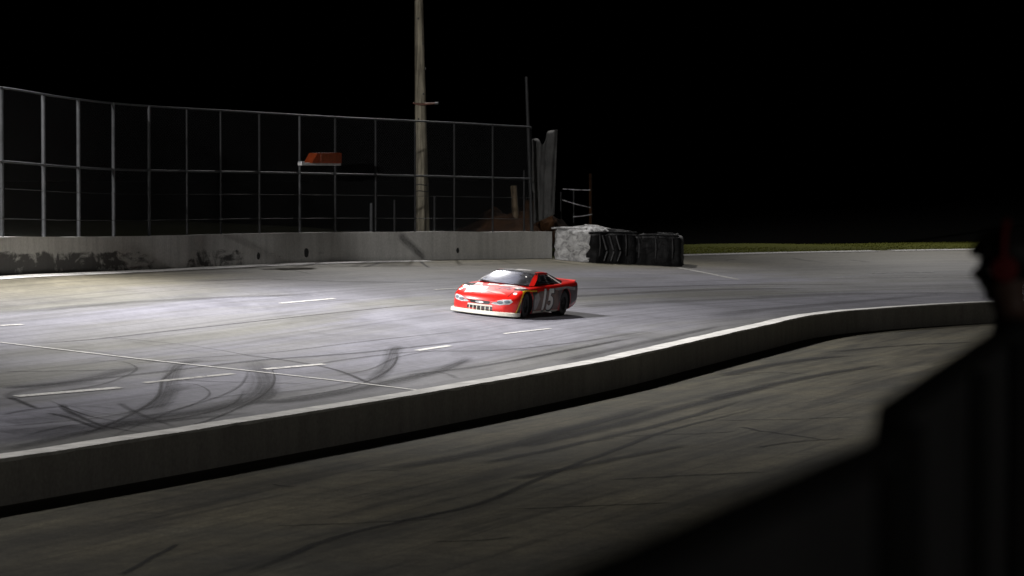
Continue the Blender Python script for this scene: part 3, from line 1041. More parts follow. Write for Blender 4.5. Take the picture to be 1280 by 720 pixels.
M['wrap_black'] = NT('black_wrap')
t = M['wrap_black']
co = t.coord()
n_ = t.noise(t.mapping(co, (3, 3, 1)), 2.2, 6, .7, .5)
M['wrap_black'] = t.done(t.bsdf(t.mix(n_, (.0018, .0018, .002, 1), (.0055, .0055, .006, 1)), t.ramp(n_, [(.3, .4), (.7, .75)]), 0, .12, bump=n_, bump_d=.05, bump_s=.7))
t = NT('white_worn_wrap')
co = t.coord()
n_ = t.noise(t.mapping(co, (1, 1, 1.4)), 3.2, 7, .7, 1.2)
M['wrap_white'] = t.done(t.bsdf(t.mix(t.ramp(n_, [(.33, 0.0), (.6, 1.0)]), (.12, .12, .12, 1), (.62, .62, .62, 1)), .55, bump=n_, bump_d=.12, bump_s=.9))


def track_pt(x, y):
    l, n = hit(x, y)
    return l


b0, b1, b2, b3 = track_pt(689, 323.5), track_pt(736, 328.3), track_pt(798, 330.6), track_pt(851, 333.6)
block('tyre_block', b0, b1, 1.9, 1.22, M['wrap_white'], 'white worn tyre block against the end of the outside wall', .05, 0, 0, 1)
block('tyre_block', b1 - (b2 - b1).normalized() * .10, b2, 1.9, 1.15, M['wrap_black'], 'black tyre block with grey chevron tread, between the white block and the last block', .05, 2, 3, 5, group='black tyre blocks')
block('tyre_block', b2 - (b3 - b2).normalized() * .30, b3, 1.9, 1.12, M['wrap_black'], 'plain black tyre block farthest from the concrete wall, next to the grass', .05, 3, 0, 9, group='black tyre blocks')

# ------------------------------------------------------------------ the race car (x forward, y to its left, z up)
cg, cn = hit(642, 391.5)
fw = Vector((-math.sin(R(23)), -math.cos(R(23)), 0))
fw = (fw - cn * fw.dot(cn)).normalized()
lf = cn.cross(fw).normalized()
car = empty('race_car', cg, label='red stock car number 15 with a white front lip driving on the floodlit track', cat='race car')
car.scale = (1.03, 1.03, 1.03)
car.rotation_mode = 'QUATERNION'
car.rotation_quaternion = Matrix((fw, lf, cn)).transposed().to_quaternion()

# stations: x, half width, z bottom, z shoulder, z centre
ST = [(2.50, .66, .20, .415, .445), (2.47, .78, .15, .475, .505), (2.40, .87, .125, .525, .56), (2.25, .94, .115, .58, .625), (1.95, .965, .11, .675, .70),
      (1.45, .98, .11, .795, .785), (1.0, .975, .11, .815, .84), (.6, .965, .11, .84, .875), (0, .96, .12, .86, .89), (-.7, .965, .12, .875, .91),
      (-1.3, .975, .13, .895, .94), (-1.8, .965, .17, .915, .96), (-2.2, .945, .26, .93, .97), (-2.38, .92, .32, .93, .965), (-2.43, .89, .36, .915, .95)]


def st_at(x):
    for (a, b) in zip(ST, ST[1:]):
        if a[0] >= x >= b[0]:
            f = (a[0] - x) / (a[0] - b[0])
            return [p + (q - p) * f for p, q in zip(a, b)]
    return ST[0] if x > ST[0][0] else ST[-1]


def section(x):
    _, w, zb, zs, zc = st_at(x)
    h = zs - zb
    half = [(w * .86, zb), (w * .965, zb + .015), (w * .985, zb + .06), (w, zb + h * .28), (w * 1.0, zb + h * .55), (w * .992, zb + h * .78), (w * .975, zb + h * .91),
            (w * .945, zb + h * .975), (w * .89, zs + .006), (w * .80, zs + (zc - zs) * .30), (w * .62, zs + (zc - zs) * .62), (w * .36, zs + (zc - zs) * .92)]
    return [(x, y, z) for y, z in half] + [(x, 0, zc)] + [(x, -y, z) for y, z in half[::-1]] + [(x, 0, zb)]


xs = []
for (a, b) in zip(ST, ST[1:]):
    k = max(1, int((a[0] - b[0]) / .09))
    xs += [a[0] + (b[0] - a[0]) * q / k for q in range(k)]
xs.append(ST[-1][0])
mb = MB()
# plan curve of the nose: centre pushes forward
def nose(p):
    x, y, z = p
    if x > 1.7: x -= (x - 1.7) / .8 * .26 * (abs(y) / .9) ** 2.4
    return (x, y, z)


vr = mb.grid([[nose(p) for p in section(x)] for x in xs], closed=True)
mb.bm.faces.new(vr[0]); mb.bm.faces.new(vr[-1])
me = mb.mesh('body')
body = link('body', me, [M['red_paint'], M['interior']])
# wheel arches
cut = MB()
WX, WY, WR = (1.42, -1.36), .80, .345
for x in WX:
    for s in (-1, 1):
        cut.lathe([(0.001, s * .52), (.385, s * .52), (.395, s * 1.2), (.001, s * 1.2)], 40, 'y', (x, 0, .352 if x > 0 else .375))
ct = cut.build('arch_cutter', M['interior'])
bmod = body.modifiers.new('arch', 'BOOLEAN'); bmod.operation = 'DIFFERENCE'; bmod.object = ct; bmod.solver = 'EXACT'
dg_ = bpy.context.evaluated_depsgraph_get()
nm = bpy.data.meshes.new_from_object(body.evaluated_get(dg_))
body.modifiers.clear(); body.data = nm
bpy.data.objects.remove(ct)
body.parent = car
for p in nm.polygons: p.use_smooth = True
nm.set_sharp_from_angle(angle=R(38))
for p in nm.polygons:
    if any((p.center.x - x) ** 2 + (p.center.z - .375) ** 2 < .47 ** 2 and .50 < abs(p.center.y) < 1.2 for x in WX):
        c = p.center
        if abs(c.y) < .54 or min(math.hypot(c.x - x, c.z - .375) for x in WX) < .44 and abs(p.normal.y) < .6 and c.z < .84: p.material_index = 1
bt = BVHTree.FromPolygons([v.co.copy() for v in nm.vertices], [tuple(p.vertices) for p in nm.polygons])


def fill_poly(pts2, cell=.05):
    """2D polygon -> fine triangles (list of verts, faces)"""
    bm = bmesh.new()
    vs = [bm.verts.new((p[0], p[1], 0)) for p in pts2]
    bm.faces.new(vs)
    bmesh.ops.triangulate(bm, faces=bm.faces)
    for _ in range(5):
        es = [e for e in bm.edges if e.calc_length() > cell]
        if not es: break
        bmesh.ops.subdivide_edges(bm, edges=es, cuts=1)
        bmesh.ops.triangulate(bm, faces=bm.faces)
    return bm


def decal(name, polys, axis, mat, parent=car, lift=.004, cell=.05, tree=None, sgn=1):
    """thin vinyl graphic laid on the bodywork; axis: 'z' from above, 'y' from a side, 'x' from the front"""
    tree = tree or bt
    out = bmesh.new()
    for poly in polys:
        bm = fill_poly(poly, cell) if isinstance(poly, list) else poly
        mp = {}
        for v in bm.verts:
            a, b = v.co.x, v.co.y
            if axis == 'z': o, d = Vector((a, b, 3)), Vector((0, 0, -1))
            elif axis == 'y': o, d = Vector((a, 3 * sgn, b)), Vector((0, -sgn, 0))
            else: o, d = Vector((4, a, b)), Vector((-1, 0, 0))
            l, n, i, _ = tree.ray_cast(o, d)
            if l is None or (axis == 'y' and abs(l.y) < .84): continue
            if n.dot(d) > 0: n = -n
            mp[v] = out.verts.new(l + n * lift)
        for f in bm.faces:
            if all(v in mp for v in f.verts):
                try: out.faces.new([mp[v] for v in f.verts])
                except ValueError: pass
        bm.free()
    me = bpy.data.meshes.new(name)
    out.to_mesh(me); out.free()
    o = link(name, me, mat, parent)
    for p in me.polygons: p.use_smooth = True
    return o


def text_bm(txt, size, shear, loc, flip=1, bold=.02):
    c = bpy.data.curves.new('lettering', 'FONT')
    c.body = txt; c.size = size; c.shear = shear; c.offset = bold; c.align_x = 'CENTER'; c.align_y = 'CENTER'; c.resolution_u = 6
    o = bpy.data.objects.new('lettering', c); COL.objects.link(o)
    me = bpy.data.meshes.new_from_object(o.evaluated_get(bpy.context.evaluated_depsgraph_get()))
    bpy.data.objects.remove(o)
    bm = bmesh.new(); bm.from_mesh(me)
    bmesh.ops.triangulate(bm, faces=bm.faces)
    for _ in range(4):
        es = [e for e in bm.edges if e.calc_length() > .06]
        if not es: break
        bmesh.ops.subdivide_edges(bm, edges=es, cuts=1)
        bmesh.ops.triangulate(bm, faces=bm.faces)
    for v in bm.verts: v.co = Vector((loc[0] + flip * 1.18 * v.co.x, loc[1] + v.co.y, 0))
    return bm


def ell(cx, cy, rx, ry, n=20, rot=0):
    return [(cx + rx * math.cos(2 * math.pi * k / n) * math.cos(rot) - ry * math.sin(2 * math.pi * k / n) * math.sin(rot),
             cy + rx * math.cos(2 * math.pi * k / n) * math.sin(rot) + ry * math.sin(2 * math.pi * k / n) * math.cos(rot)) for k in range(n)]


M['dark_brown'] = simple('dark_brown_graphic', (.07, .045, .045), .4, var=.4, scale=4)
# side graphics (both sides; seen from the left side forward is to the left of the picture)
for s in (1, -1):
    decal('fender_panel', [[(1.04, .13), (1.06, .40), (1.0, .56), (1.08, .70), (.72, .72), (.72, .13)]], 'y', M['green_paint'], sgn=s, cell=.03)
    decal('fender_panel', [[(2.06, .115), (1.96, .34), (1.84, .52), (1.82, .30), (1.83, .115)]], 'y', M['green_paint'], sgn=s, cell=.03)
    decal('yellow_stripe', [[(2.11, .118), (2.00, .35), (1.84, .58), (1.66, .74), (1.42, .775), (1.1, .755), (.74, .755), (.74, .72), (1.1, .72), (1.42, .748), (1.62, .715), (1.79, .56), (1.95, .33), (2.06, .118)]], 'y', M['yellow_paint'], sgn=s, lift=.007, cell=.03)
    decal('door_panel', [[(.94, .62), (.55, .72), (-.1, .74), (-.75, .72), (-.92, .55), (-.84, .20), (.9, .20)]], 'y', M['brown_graphic'], sgn=s, lift=.006)
    decal('silver_swoosh', [[(.92, .60), (.62, .68), (.50, .52), (.74, .22), (.92, .22)]], 'y', M['grey_graphic'], sgn=s, lift=.008)
    decal('silver_swoosh', [[(-.52, .74), (-.30, .78), (-.74, .80), (-1.5, .83), (-2.1, .78), (-2.1, .70), (-1.3, .76), (-.80, .72)]], 'y', M['grey_graphic'], sgn=s, lift=.008)
    decal('quarter_panel', [[(-1.80, .30), (-1.76, .60), (-1.50, .79), (-2.34, .84), (-2.34, .42)]], 'y', M['dark_brown'], sgn=s, lift=.006)
    decal('quarter_panel', [[(-.90, .20), (-.90, .58), (-.78, .72), (-1.30, .80), (-1.02, .60), (-.92, .35)]], 'y', M['dark_brown'], sgn=s, lift=.0065)
    decal('rocker_strip', [[(.95, .125), (.95, .19), (-.90, .19), (-.90, .135)]], 'y', M['cream_paint'], sgn=s, lift=.006)
    decal('number_shadow', [text_bm('15', .80, .22 * 1, (.0, .44), -s, .045)], 'y', M['black_paint'], sgn=s, lift=.009)
    decal('number', [text_bm('15', .78, .22 * 1, (.04, .455), -s, .028)], 'y', M['white_paint'], sgn=s, lift=.012)

# bonnet graphics: pale flame shape towards the car's right, strokes towards the left
decal('bonnet_graphic', [[(2.24, -.58), (2.26, -.36), (2.10, -.16), (1.96, -.24), (1.84, -.08), (1.74, -.22), (1.58, -.12), (1.60, -.34), (1.42, -.40), (1.62, -.52), (1.66, -.68), (1.90, -.60)]], 'z', M['white_paint'])
decal('bonnet_graphic', [[(1.46, -.62), (1.14, -.68), (1.10, -.52), (1.34, -.46)]], 'z', M['white_paint'])
decal('bonnet_graphic', [[(1.36, -.30), (1.08, -.34), (1.06, -.08), (1.22, .02), (1.30, -.12)]], 'z', M['white_paint'])
decal('bonnet_graphic', [[(1.20, -.04), (.98, .12), (1.02, .55), (1.16, .42), (1.30, .06)], [(1.36, .40), (1.06, .60), (1.08, .70), (1.36, .52)], [(1.46, .58), (1.18, .74), (1.22, .83), (1.50, .70)]], 'z', M['white_paint'])
decal('bonnet_graphic', [[(1.78, .12), (1.42, .18), (1.30, .34), (1.48, .54), (1.72, .52), (1.60, .36)]], 'z', M['maroon_paint'])
decal('bonnet_graphic', [[(2.06, .0), (1.98, .40), (2.10, .60), (2.16, .35)]], 'z', simple('pink_graphic', (.62, .25, .22), .4))
decal('fender_glint', [ell(1.93, .80, .07, .055, 14)], 'z', M['white_paint'], lift=.008)  # white spots painted on the fenders as glints of the floods
decal('fender_glint', [ell(1.98, -.80, .07, .055, 14)], 'z', M['white_paint'], lift=.008)

def seam(poly, axis, sgn=1, wd=.007, lift=.006):
    """a narrow dark shut line"""
    P = []
    for (a, b_), (a2, b2) in zip(poly, poly[1:]):
        d = Vector((a2 - a, b2 - b_)).normalized() * wd
        P.append([(a - d.y, b_ + d.x), (a2 - d.y, b2 + d.x), (a2 + d.y, b2 - d.x), (a + d.y, b_ - d.x)])
    for q in P: decal('panel_seam', [q], axis, M['black_paint'], sgn=sgn, lift=lift, cell=.08)


seam([(2.2, -.70), (1.08, -.70)], 'z'); seam([(2.2, .70), (1.08, .70)], 'z'); seam([(1.08, -.70), (1.16, 0), (1.08, .70)], 'z')
seam([(-1.84, -.66), (-1.84, .66)], 'z'); seam([(-1.84, .66), (-2.30, .70)], 'z'); seam([(-1.84, -.66), (-2.30, -.70)], 'z')
M['headlight_vinyl'] = simple('headlight_vinyl', (.50, .51, .53), .3, var=.5, scale=14)
# nose: headlight stickers, grille openings, splitter
for s in (1, -1):
    o = decal('headlight', [[(s * .33, .365), (s * .45, .450), (s * .62, .500), (s * .82, .520), (s * .865, .46), (s * .80, .385), (s * .56, .345)]], 'x', M['headlight_vinyl'])
    decal('lens', [ell(s * .57, .42, .085, .042, 16)], 'x', M['lens'], o, .008, .03)
    decal('lens', [ell(s * .74, .45, .07, .042, 16)], 'x', M['lens'], o, .008, .03)
o = decal('upper_grille', [[(-.30, .385), (-.28, .425), (0, .432), (.28, .425), (.30, .385), (.27, .345), (0, .336), (-.27, .345)]], 'x', M['black_paint'])
decal('badge', [ell(0, .384, .125, .030, 20)], 'x', M['silver'], o, .010, .04)
decal('nose_band', [[(-.37, .285), (-.36, .325), (0, .328), (.36, .325), (.37, .285), (0, .285)]], 'x', M['cream_paint'])
o = decal('lower_grille', [[(-.39, .160), (-.37, .280), (0, .282), (.37, .280), (.39, .160), (0, .157)]], 'x', M['black_paint'])
for k in range(6):
    y = -.30 + .12 * k
    decal('grille_bar', [[(y - .011, .165), (y - .011, .278), (y + .011, .278), (y + .011, .165)]], 'x', M['cream_paint'], o, .012, .04)
# splitter follows the nose in plan and runs back to the front wheels
sp_pts = []
for k in range(41):
    f = k / 40 * 2 - 1
    y = .97 * math.sin(f * math.pi / 2)
    x = 2.52 - .26 * (abs(y) / .9) ** 2.4 - .12 * abs(f) ** 6
    sp_pts.append((x, y))
sp_pts = [(1.86, -.985), (2.0, -.985)] + sp_pts[1:-1] + [(2.0, .985), (1.86, .985)]
mb = MB()
mb.grid([[(x + .015, y * 1.01, .055) for x, y in sp_pts], [(x + .03, y * 1.015, .07) for x, y in sp_pts], [(x + .022, y * 1.01, .145) for x, y in sp_pts], [(x - .02, y * .985, .165) for x, y in sp_pts], [(x - .06, y * .95, .16) for x, y in sp_pts], [(x - .06, y * .95, .055) for x, y in sp_pts], [(x + .015, y * 1.01, .055) for x, y in sp_pts]])
mb.build('splitter', M['cream_paint'], car, 40)

# greenhouse
def lerp3(a, b, f): return Vector(a).lerp(Vector(b), f)


def low(v):
    v = Vector(v)
    if v.z > .88: v.z = .88 + (v.z - .88) * .84
    return v


def slab(name, quad_rows, mat, thick, parent=car, smooth=40):
    if parent is car: quad_rows = [[low(p) for p in r] for r in quad_rows]
    mb = MB(); mb.grid(quad_rows)
    me = mb.mesh(name)
    bm = bmesh.new(); bm.from_mesh(me)
    r = bmesh.ops.solidify(bm, geom=bm.faces[:], thickness=thick)
    bmesh.ops.recalc_face_normals(bm, faces=bm.faces)
    bm.to_mesh(me); bm.free()
    return link(name, me, mat, parent, smooth)


def arc_row(xc, xe, w, ze, zc, n=17):
    """row across the car: edge (xe, +-w, ze), centre (xc, 0, zc)"""
    return [(xc + (xe - xc) * abs(f) ** 2, w * f, zc + (ze - zc) * abs(f) ** 2.2) for f in [k / (n - 1) * 2 - 1 for k in range(n)]]


wb, wt = (1.06, .88, .755, .865, .885), (.17, .10, .575, 1.205, 1.245)
ws = []
for k in range(9):
    f = k / 8
    a = [p + (q - p) * f for p, q in zip(wb, wt)]
    a[4] += .03 * math.sin(f * math.pi); a[3] += .02 * math.sin(f * math.pi)
    ws.append(arc_row(*a))
slab('windscreen', ws, M['glass'], .008)
roof = []
for k in range(11):
    f = k / 10
    x = .17 - 1.07 * f
    roof.append(arc_row(x, x - .07 * (1 - f), .58 - .02 * f + .015 * math.sin(f * math.pi), 1.208 + .022 * math.sin(f * math.pi) - .01 * f, 1.248 + .03 * math.sin(f * math.pi) - .012 * f))
rf = slab('roof', roof, M['black_paint'], -.02)
rt = BVHTree.FromPolygons([v.co.copy() for v in rf.data.vertices], [tuple(p.vertices) for p in rf.data.polygons])
decal('roof_panel', [[(.02, -.06), (.0, .16), (-.20, .30), (-.55, .26), (-.62, .0), (-.30, -.10)]], 'z', M['grey_graphic'], rf, .004, .06, rt)
for s in (1, -1):
    decal('roof_edge', [[(.07, s * .545), (-.3, s * .50), (-.88, s * .49), (-.88, s * .555), (-.4, s * .585), (.0, s * .575)]], 'z', M['red_paint'], rf, .005, .06, rt)
rw = []
for k in range(7):
    f = k / 6
    a = [p + (q - p) * f for p, q in zip((-.90, -.90, .555, 1.195, 1.236), (-1.78, -1.70, .68, .925, .955))]
    rw.append(arc_row(*a))
slab('rear_window', rw, M['glass'], .008)
for s in (1, -1):
    Y = lambda pts: [Vector((x, s * y, z)) for x, y, z in pts]
    T = lambda pts: [low(q) for q in Y(pts)]
    # front pillar
    a0, a1 = Y([(.90, .765, .862), (.095, .585, 1.203)])
    b0, b1 = Y([(.70, .835, .866), (-.06, .60, 1.20)])
    m_ = M['red_paint'] if s == 1 else M['white_paint']  # right pillar painted white to stand in for the bright windscreen reflection
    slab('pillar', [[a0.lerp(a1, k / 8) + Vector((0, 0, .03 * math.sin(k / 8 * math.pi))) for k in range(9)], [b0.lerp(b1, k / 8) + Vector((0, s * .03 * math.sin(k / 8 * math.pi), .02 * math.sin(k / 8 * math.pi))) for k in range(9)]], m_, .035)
    # rear pillar with its quarter panel
    p0, p1 = Y([(-.92, .56, 1.196), (-1.76, .69, .93)])
    q0, q1 = Y([(-.72, .59, 1.19), (-1.22, .86, .895)])
    r0, r1 = Y([(-.72, .59, 1.19), (-.86, .86, .888)])
    slab('pillar', [[p0.lerp(p1, k / 8) for k in range(9)], [q0.lerp(q1, k / 8) for k in range(9)]], M['black_paint'], .03)
    slab('quarter_window', [[q0.lerp(q1, k / 8) + Vector((0, -s * .012, 0)) for k in range(9)], [r0.lerp(r1, k / 8) + Vector((0, -s * .012, 0)) for k in range(9)]], M['black_paint'], .006)
    MB().tube([low(q0), low(q0.lerp(q1, .5)), low(q1)], .016, 6).build('window_trim', M['white_paint'], car, 60)
    MB().tube(T([(-.06, .59, 1.205), (-.4, .60, 1.212), (-.74, .585, 1.197)]), .02, 6).build('drip_rail', M['red_paint'], car, 60)
    # cage bars inside the doors
    c = MB()
    for pts in ([(.55, .70, .86), (.05, .50, 1.17), (-.70, .50, 1.17), (-1.5, .58, .92)], [(-.68, .50, 1.17), (-.66, .72, .86)], [(.62, .30, .86), (.10, .20, 1.18)], [(-.68, .50, 1.17), (-.55, .10, .9)]):
        c.tube(T(pts), .030, 8)
    c.build('roll_cage', M['cage'], car, 60)
    if s == 1:
        for (ya, yb, xa) in ((.58, .46, .52), (.40, .30, .50), (.16, .22, .52), (-.10, -.02, .50)):
            MB().tube([(xa, ya, .955), (xa - .09, yb, 1.075)], .026, 8).build('brace_bar', M['white_paint'], car, 60)
        MB().box((.30, .46, 1.0), (.03, .30, .09), Matrix.Rotation(R(25), 3, 'X'), .005).box((.40, .16, .98), (.03, .12, .13), Matrix.Rotation(R(-20), 3, 'X'), .005).build('dash_panel', M['cage'], car, 40)
    if s == 1:
        # net across the driver's window
        for k in range(5):
            f = .15 + k * .17
            MB().tube([low(r0.lerp(r1, f) + Vector((.05, -.01, 0))), low(b1.lerp(b0, f) + Vector((-.30 + .1 * f, -.01, 0)))], .012, 5).build('window_net_strap', M['interior'], car)
# cockpit: tub lining, dash, seats with wings, steering wheel
lin = [[(x, w * f, z) for f in (-1, -.5, 0, .5, 1)] for x, w, z in ((.98, .70, .90), (.6, .78, .905), (0, .80, .925), (-.7, .78, .942), (-1.2, .76, .965), (-1.68, .66, .982))]
slab('cockpit_lining', lin, M['interior'], .006)
MB().box((.62, 0, .93), (.22, 1.3, .07), bev=.025).build('dashboard', M['interior'], car, 40)
st_ = MB()
st_.box((-.42, .34, 1.0), (.10, .42, .22), bev=.03).box((-.32, .13, 1.03), (.26, .04, .16), bev=.015).box((-.32, .55, 1.03), (.26, .04, .16), bev=.015)
st_.build('seat', M['lens'], car, 40)
sw = MB()
sw.lathe([(.15, -.012), (.165, 0), (.15, .012), (.138, 0), (.15, -.012)], 28, 'z', (0, 0, 0))
o = sw.build('steering_wheel', M['interior'], car, 50)
o.location = (.36, .34, .98); o.rotation_euler = (0, R(-65), 0)
# rear blade
bl = [[(-2.28, y, .965 + .01 * (1 - abs(y))) for y in (-.84, -.4, 0, .4, .84)], [(-2.40, y, .995) for y in (-.84, -.4, 0, .4, .84)]]
slab('spoiler', bl, M['red_paint'], .012)
decal('boot_panel', [[(-1.84, -.62), (-1.84, .62), (-2.22, .70), (-2.22, -.70)]], 'z', M['red_paint'], lift=.003)
# wing mirror and tail panel
for s in (1, -1):
    MB().box((-2.425, s * .60, .74), (.03, .40, .10), bev=.012).build('tail_light', M['maroon_paint'], car, 40)
# wheels
for x in WX:
    for s in (1, -1):
        wh = bpy.data.objects.new('wheel', None); COL.objects.link(wh)
        wh.parent = car; wh.location = (x, s * .79, WR)
        if x > 0: wh.rotation_euler = (0, 0, R(6))
        ty = MB().lathe([(.20, -.14), (.30, -.15), (.335, -.135), (.345, -.10), (.347, 0), (.345, .10), (.335, .135), (.30, .15), (.20, .14), (.20, -.14)], 48)
        ty.build('tyre', M['black_rubber'], wh, 40)
        rim = MB().lathe([(.205, s * .13), (.205, s * .145), (.185, s * .14), (.17, s * .10), (.09, s * .075), (.075, s * .11), (.001, s * .115)], 36)
        for q in range(5):
            a = 2 * math.pi * q / 5
            rim.box((.047 * math.cos(a), s * .118, .047 * math.sin(a)), (.022, .02, .022), bev=.004)
        rim.build('rim', M['dull_steel'], wh, 40)

# ------------------------------------------------------------------ black barrier, viewing deck and the person beside the track
DECK = 2.86
TOPZ = CAM_H - .40
BP = [Vector((-.75, .6, 0)), Vector((.032, 3.16, 0)), Vector((.538, 4.80, 0)), Vector((.63, 5.52, 0)), Vector((1.225, 8.13, 0)), Vector((1.36, 8.7, 0))]
bar = empty('deck_barrier', (BP[2].x, BP[2].y, DECK), label='black panelled barrier with upright posts along the viewing deck, close to the camera', cat='barrier')
BO = bar.location


def bar_seg(name, a, b, z0, z1, th, mat, off=0.0):
    d = (b - a).normalized()
    n = Vector((d.y, -d.x, 0))
    c = (a + b) / 2 + n * (th / 2 + off)
    mb = MB(); mb.box((c.x - BO.x, c.y - BO.y, (z0 + z1) / 2 - BO.z), ((b - a).length, th, z1 - z0), Matrix.Rotation(math.atan2(d.y, d.x), 3, 'Z'), .006)
    return mb.build(name, mat, bar, 40)


M['panel'] = simple('dull_black_panel', (.046, .046, .048), .75, var=.3, scale=1.5)
M['post_black'] = simple('black_upright', (.004, .004, .004), .8, var=.1)
for a, b_ in zip(BP, BP[1:]):
    d = (b_ - a).normalized()
    bar_seg('panel', a + d * .03, b_ - d * .03, DECK + .04, TOPZ - .035, .03, M['panel'], .01)
    bar_seg('handrail', a + d * .002, b_ - d * .002, TOPZ - .033, TOPZ, .05, M['post_black'])
for q, (k, f) in enumerate(((0, .1), (1, .02), (1, .93), (3, .0), (3, .55), (4, .1), (4, .95))):
    c = BP[k].lerp(BP[k + 1], f)
    d = (BP[k + 1] - BP[k]).normalized()
    bar_seg('upright', c - d * .05, c + d * .05, DECK, TOPZ - .036, .035, M['post_black'], .043)
dk = MB()
dk.box((0, 0, -.08), (6, 17, .16), bev=.01)
o = dk.build('viewing_deck', simple('deck_boards', (.05, .045, .04), .8))
o.location = (2.2, 5.0, DECK)
tag(o, kind='structure')
for y in (-8, 0, 8):
    for x in (-2.6, 2.6):
        mb = MB(); mb.tube([(x, y, -.16), (x, y, -DECK)], .07, 8).build('deck_leg', M['dull_steel'], o, 60)

# the person: one continuous skinned figure, facing the track
pc = at(1274, 350, 10.0)
hz = pc.z
PX = Vector((pc.x, pc.y, DECK))
hgt = hz - DECK + .12
def skin_body(name, joints, edges, root=0, sub=2):
    me = bpy.data.meshes.new(name)
    me.from_pydata([j[0] for j in joints], edges, [])
    o = bpy.data.objects.new(name, me); COL.objects.link(o)
    o.modifiers.new('skin', 'SKIN').use_smooth_shade = True
    sv = me.skin_vertices[0].data
    for i, j in enumerate(joints):
        r = j[1]
        sv[i].radius = r if isinstance(r, tuple) else (r, r)
        sv[i].use_root = i == root
    s_ = o.modifiers.new('sub', 'SUBSURF'); s_.levels = sub; s_.render_levels = sub
    dg2 = bpy.context.evaluated_depsgraph_get()
    m2 = bpy.data.meshes.new_from_object(o.evaluated_get(dg2))
    bpy.data.objects.remove(o)
    for p in m2.polygons: p.use_smooth = True
    return m2


k_ = hgt / 1.75
J = [((0, 0, .98), .15), ((0, 0, 1.12), .14), ((.01, 0, 1.30), .165), ((0, 0, 1.43), .13), ((-.02, 0, 1.50), .06), ((-.03, 0, 1.56), .058), ((-.045, 0, 1.62), .082), ((-.05, 0, 1.69), .088), ((-.045, 0, 1.74), .05),
     ((0, .19, 1.41), .07), ((.02, .25, 1.14), .052), ((-.19, .22, 1.02), .030), ((-.27, .21, 1.035), (.018, .034)),
     ((0, -.19, 1.41), .07), ((.02, -.25, 1.14), .052), ((-.19, -.22, 1.02), .030), ((-.27, -.21, 1.035), (.018, .034)),
     ((0, .10, .90), .105), ((-.01, .11, .50), .07), ((.03, .12, .10), .048), ((-.12, .13, .04), .045),
     ((0, -.10, .90), .105), ((-.01, -.11, .50), .07), ((.03, -.12, .10), .048), ((-.12, -.13, .04), .045)]
E_ = [(0, 1), (1, 2), (2, 3), (3, 4), (4, 5), (5, 6), (6, 7), (7, 8), (3, 9), (9, 10), (10, 11), (11, 12), (3, 13), (13, 14), (14, 15), (15, 16), (0, 17), (17, 18), (18, 19), (19, 20), (0, 21), (21, 22), (22, 23), (23, 24)]
for s_, h in ((1, 12), (-1, 16)):
    hx, hy, hz_ = J[h][0]
    for q, (oy, ln) in enumerate(((-.030, .068), (-.010, .078), (.011, .073), (.030, .058))):
        n0 = len(J)
        J += [((hx - .03, hy + oy * .9, hz_ + .006), .0105), ((hx - .03 - ln * .5, hy + oy, hz_ - .004), .0092), ((hx - .03 - ln * .85, hy + oy, hz_ - .028), .0085)]
        E_ += [(h, n0), (n0, n0 + 1), (n0 + 1, n0 + 2)]
    n0 = len(J)
    J += [((hx + .02, hy - s_ * .040, hz_ + .004), .013), ((hx - .02, hy - s_ * .056, hz_ - .006), .010)]
    E_ += [(h, n0), (n0, n0 + 1)]
J = [(tuple(c * k_ for c in p), tuple(q * k_ for q in r) if isinstance(r, tuple) else r * k_) for p, r in J]
pm_ = skin_body('person', J, E_, 0, 3)
M['dark_cloth'] = simple('dark_cloth', (.006, .006, .008), .9)
M['skin'] = simple('skin', (.10, .055, .04), .6, var=.1)
# shape the face: brow, nose, lips and chin on the front (-x) side of the head
for v in pm_.vertices:
    x, y, z = (c / k_ for c in v.co)
    if z > 1.56 and x < -.06:
        fx = 0
        fx += .030 * math.exp(-(y / .016) ** 2 - ((z - 1.645) / .022) ** 2)
        fx += .012 * math.exp(-(y / .03) ** 2 - ((z - 1.605) / .010) ** 2)
        fx += .014 * math.exp(-(y / .03) ** 2 - ((z - 1.570) / .016) ** 2)
        fx += .008 * math.exp(-(y / .06) ** 2 - ((z - 1.690) / .010) ** 2)
        fx -= .010 * (math.exp(-((y - .032) / .014) ** 2 - ((z - 1.672) / .010) ** 2) + math.exp(-((y + .032) / .014) ** 2 - ((z - 1.672) / .010) ** 2))
        v.co.x -= fx * k_
person = link('person', pm_, [M['dark_cloth'], M['skin']])
for p in pm_.polygons:
    c = p.center / k_
    if c.z > 1.50 or c.x < -.24: p.material_index = 1
person.location = PX
person.rotation_euler = (0, 0, R(-14))
tag(person, 'dark figure of a person in dark clothes with red ear defenders, watching beside the barrier', 'person')
for s_ in (1, -1):
    eb = MB()
    eb.lathe([(.011 * k_ * math.sin(math.pi * q / 8) + 1e-4, -.011 * k_ * math.cos(math.pi * q / 8)) for q in range(9)], 14, 'z', (-.113 * k_, s_ * .032 * k_, 1.668 * k_))
    eb.build('eye', simple('eye_white', (.12, .11, .10), .2), person, 60)
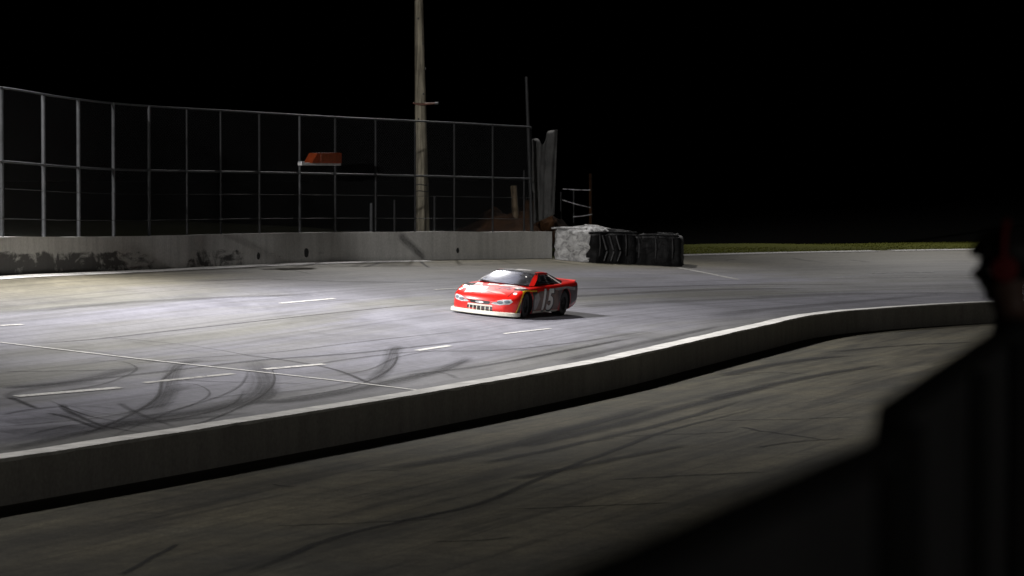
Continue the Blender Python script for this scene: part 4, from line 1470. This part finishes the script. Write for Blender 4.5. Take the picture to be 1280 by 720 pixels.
# hair
hb = bmesh.new()
bmesh.ops.create_icosphere(hb, subdivisions=4, radius=1)
for v in list(hb.verts):
    n = v.co.copy()
    w = 1 + .10 * noise.fractal(n * 3.2, .8, 2, 3)
    v.co = Vector((-.035 + n.x * .118 * w, n.y * .105 * w, 1.705 + n.z * .095 * w)) * k_
    if n.x < -.3 and n.z < -.12: v.co.x = (-.04 + n.x * .05) * k_
me = bpy.data.meshes.new('hair'); hb.to_mesh(me); hb.free()
link('hair', me, simple('dark_hair', (.008, .006, .005), .7), person, 60)
hs = MB()
for s in (1, -1):
    hs.lathe([(.001, s * .128 * k_), (.036 * k_, s * .124 * k_), (.044 * k_, s * .108 * k_), (.044 * k_, s * .085 * k_), (.001, s * .083 * k_)], 24, 'y', (-.04 * k_, 0, 1.665 * k_))
hs.tube([(-.04 * k_, .115 * k_ * math.cos(a), (1.68 + .135 * math.sin(a)) * k_) for a in [math.pi * q / 14 for q in range(15)]], .010 * k_, 6)
hs.build('ear_defenders', simple('red_plastic', (.20, .022, .022), .4), person, 40)

# ------------------------------------------------------------------ floodlighting: lamps on tall poles along the outside of the track, out of the frame, plus one added fill
def flood(name, loc, aim, power, cone, blend=0.6, rad=0.6, col=(1.0, 0.97, 0.95)):
    ld = bpy.data.lights.new(name, 'SPOT')
    ld.energy = power; ld.spot_size = R(cone); ld.spot_blend = blend; ld.shadow_soft_size = rad; ld.color = col
    o = bpy.data.objects.new(name, ld); COL.objects.link(o)
    o.location = loc
    o.rotation_euler = (Vector(aim) - Vector(loc)).to_track_quat('-Z', 'Y').to_euler()
    return o


flood('flood_or_fill', (-17, 85, 21), (0, 81, 0.8), 66000, 96, .9, .5)
flood('flood_or_fill', (-34, 55, 23), (2, 58, 0.5), 41000, 105, .9, .5)
flood('flood_or_fill', (-35, 10, 17), (-7, 100, 1.5), 200000, 22, .7, .5)
flood('flood_or_fill', (-3, 127, 21), (2, 112, 0.5), 16000, 80, .9, .5)
flood('flood_or_fill', (22, 154, 20), (14, 140, 1.0), 12000, 70, .9, .5)
# unseen added fill from behind the camera, brightens the shaded faces
flood('flood_or_fill', (55, -60, 15), (0, 95, 1.0), 17000, 76, .8, 1.0, (1.0, .96, .9))

w = bpy.data.worlds.new('World')
SC.world = w
w.use_nodes = True
bg = w.node_tree.nodes['Background']
sky = w.node_tree.nodes.new('ShaderNodeTexSky')
sky.sky_type = 'NISHITA'; sky.sun_disc = False; sky.sun_elevation = R(-4); sky.sun_rotation = R(200)
w.node_tree.links.new(sky.outputs[0], bg.inputs[0])
bg.inputs[1].default_value = 0.0004

SC.view_settings.view_transform = 'Standard'
SC.view_settings.look = 'None'
SC.view_settings.exposure = 0
SC.view_settings.gamma = 1
SC.cycles.transparent_max_bounces = 48
SC.cycles.max_bounces = 6
SC.cycles.sample_clamp_indirect = 4
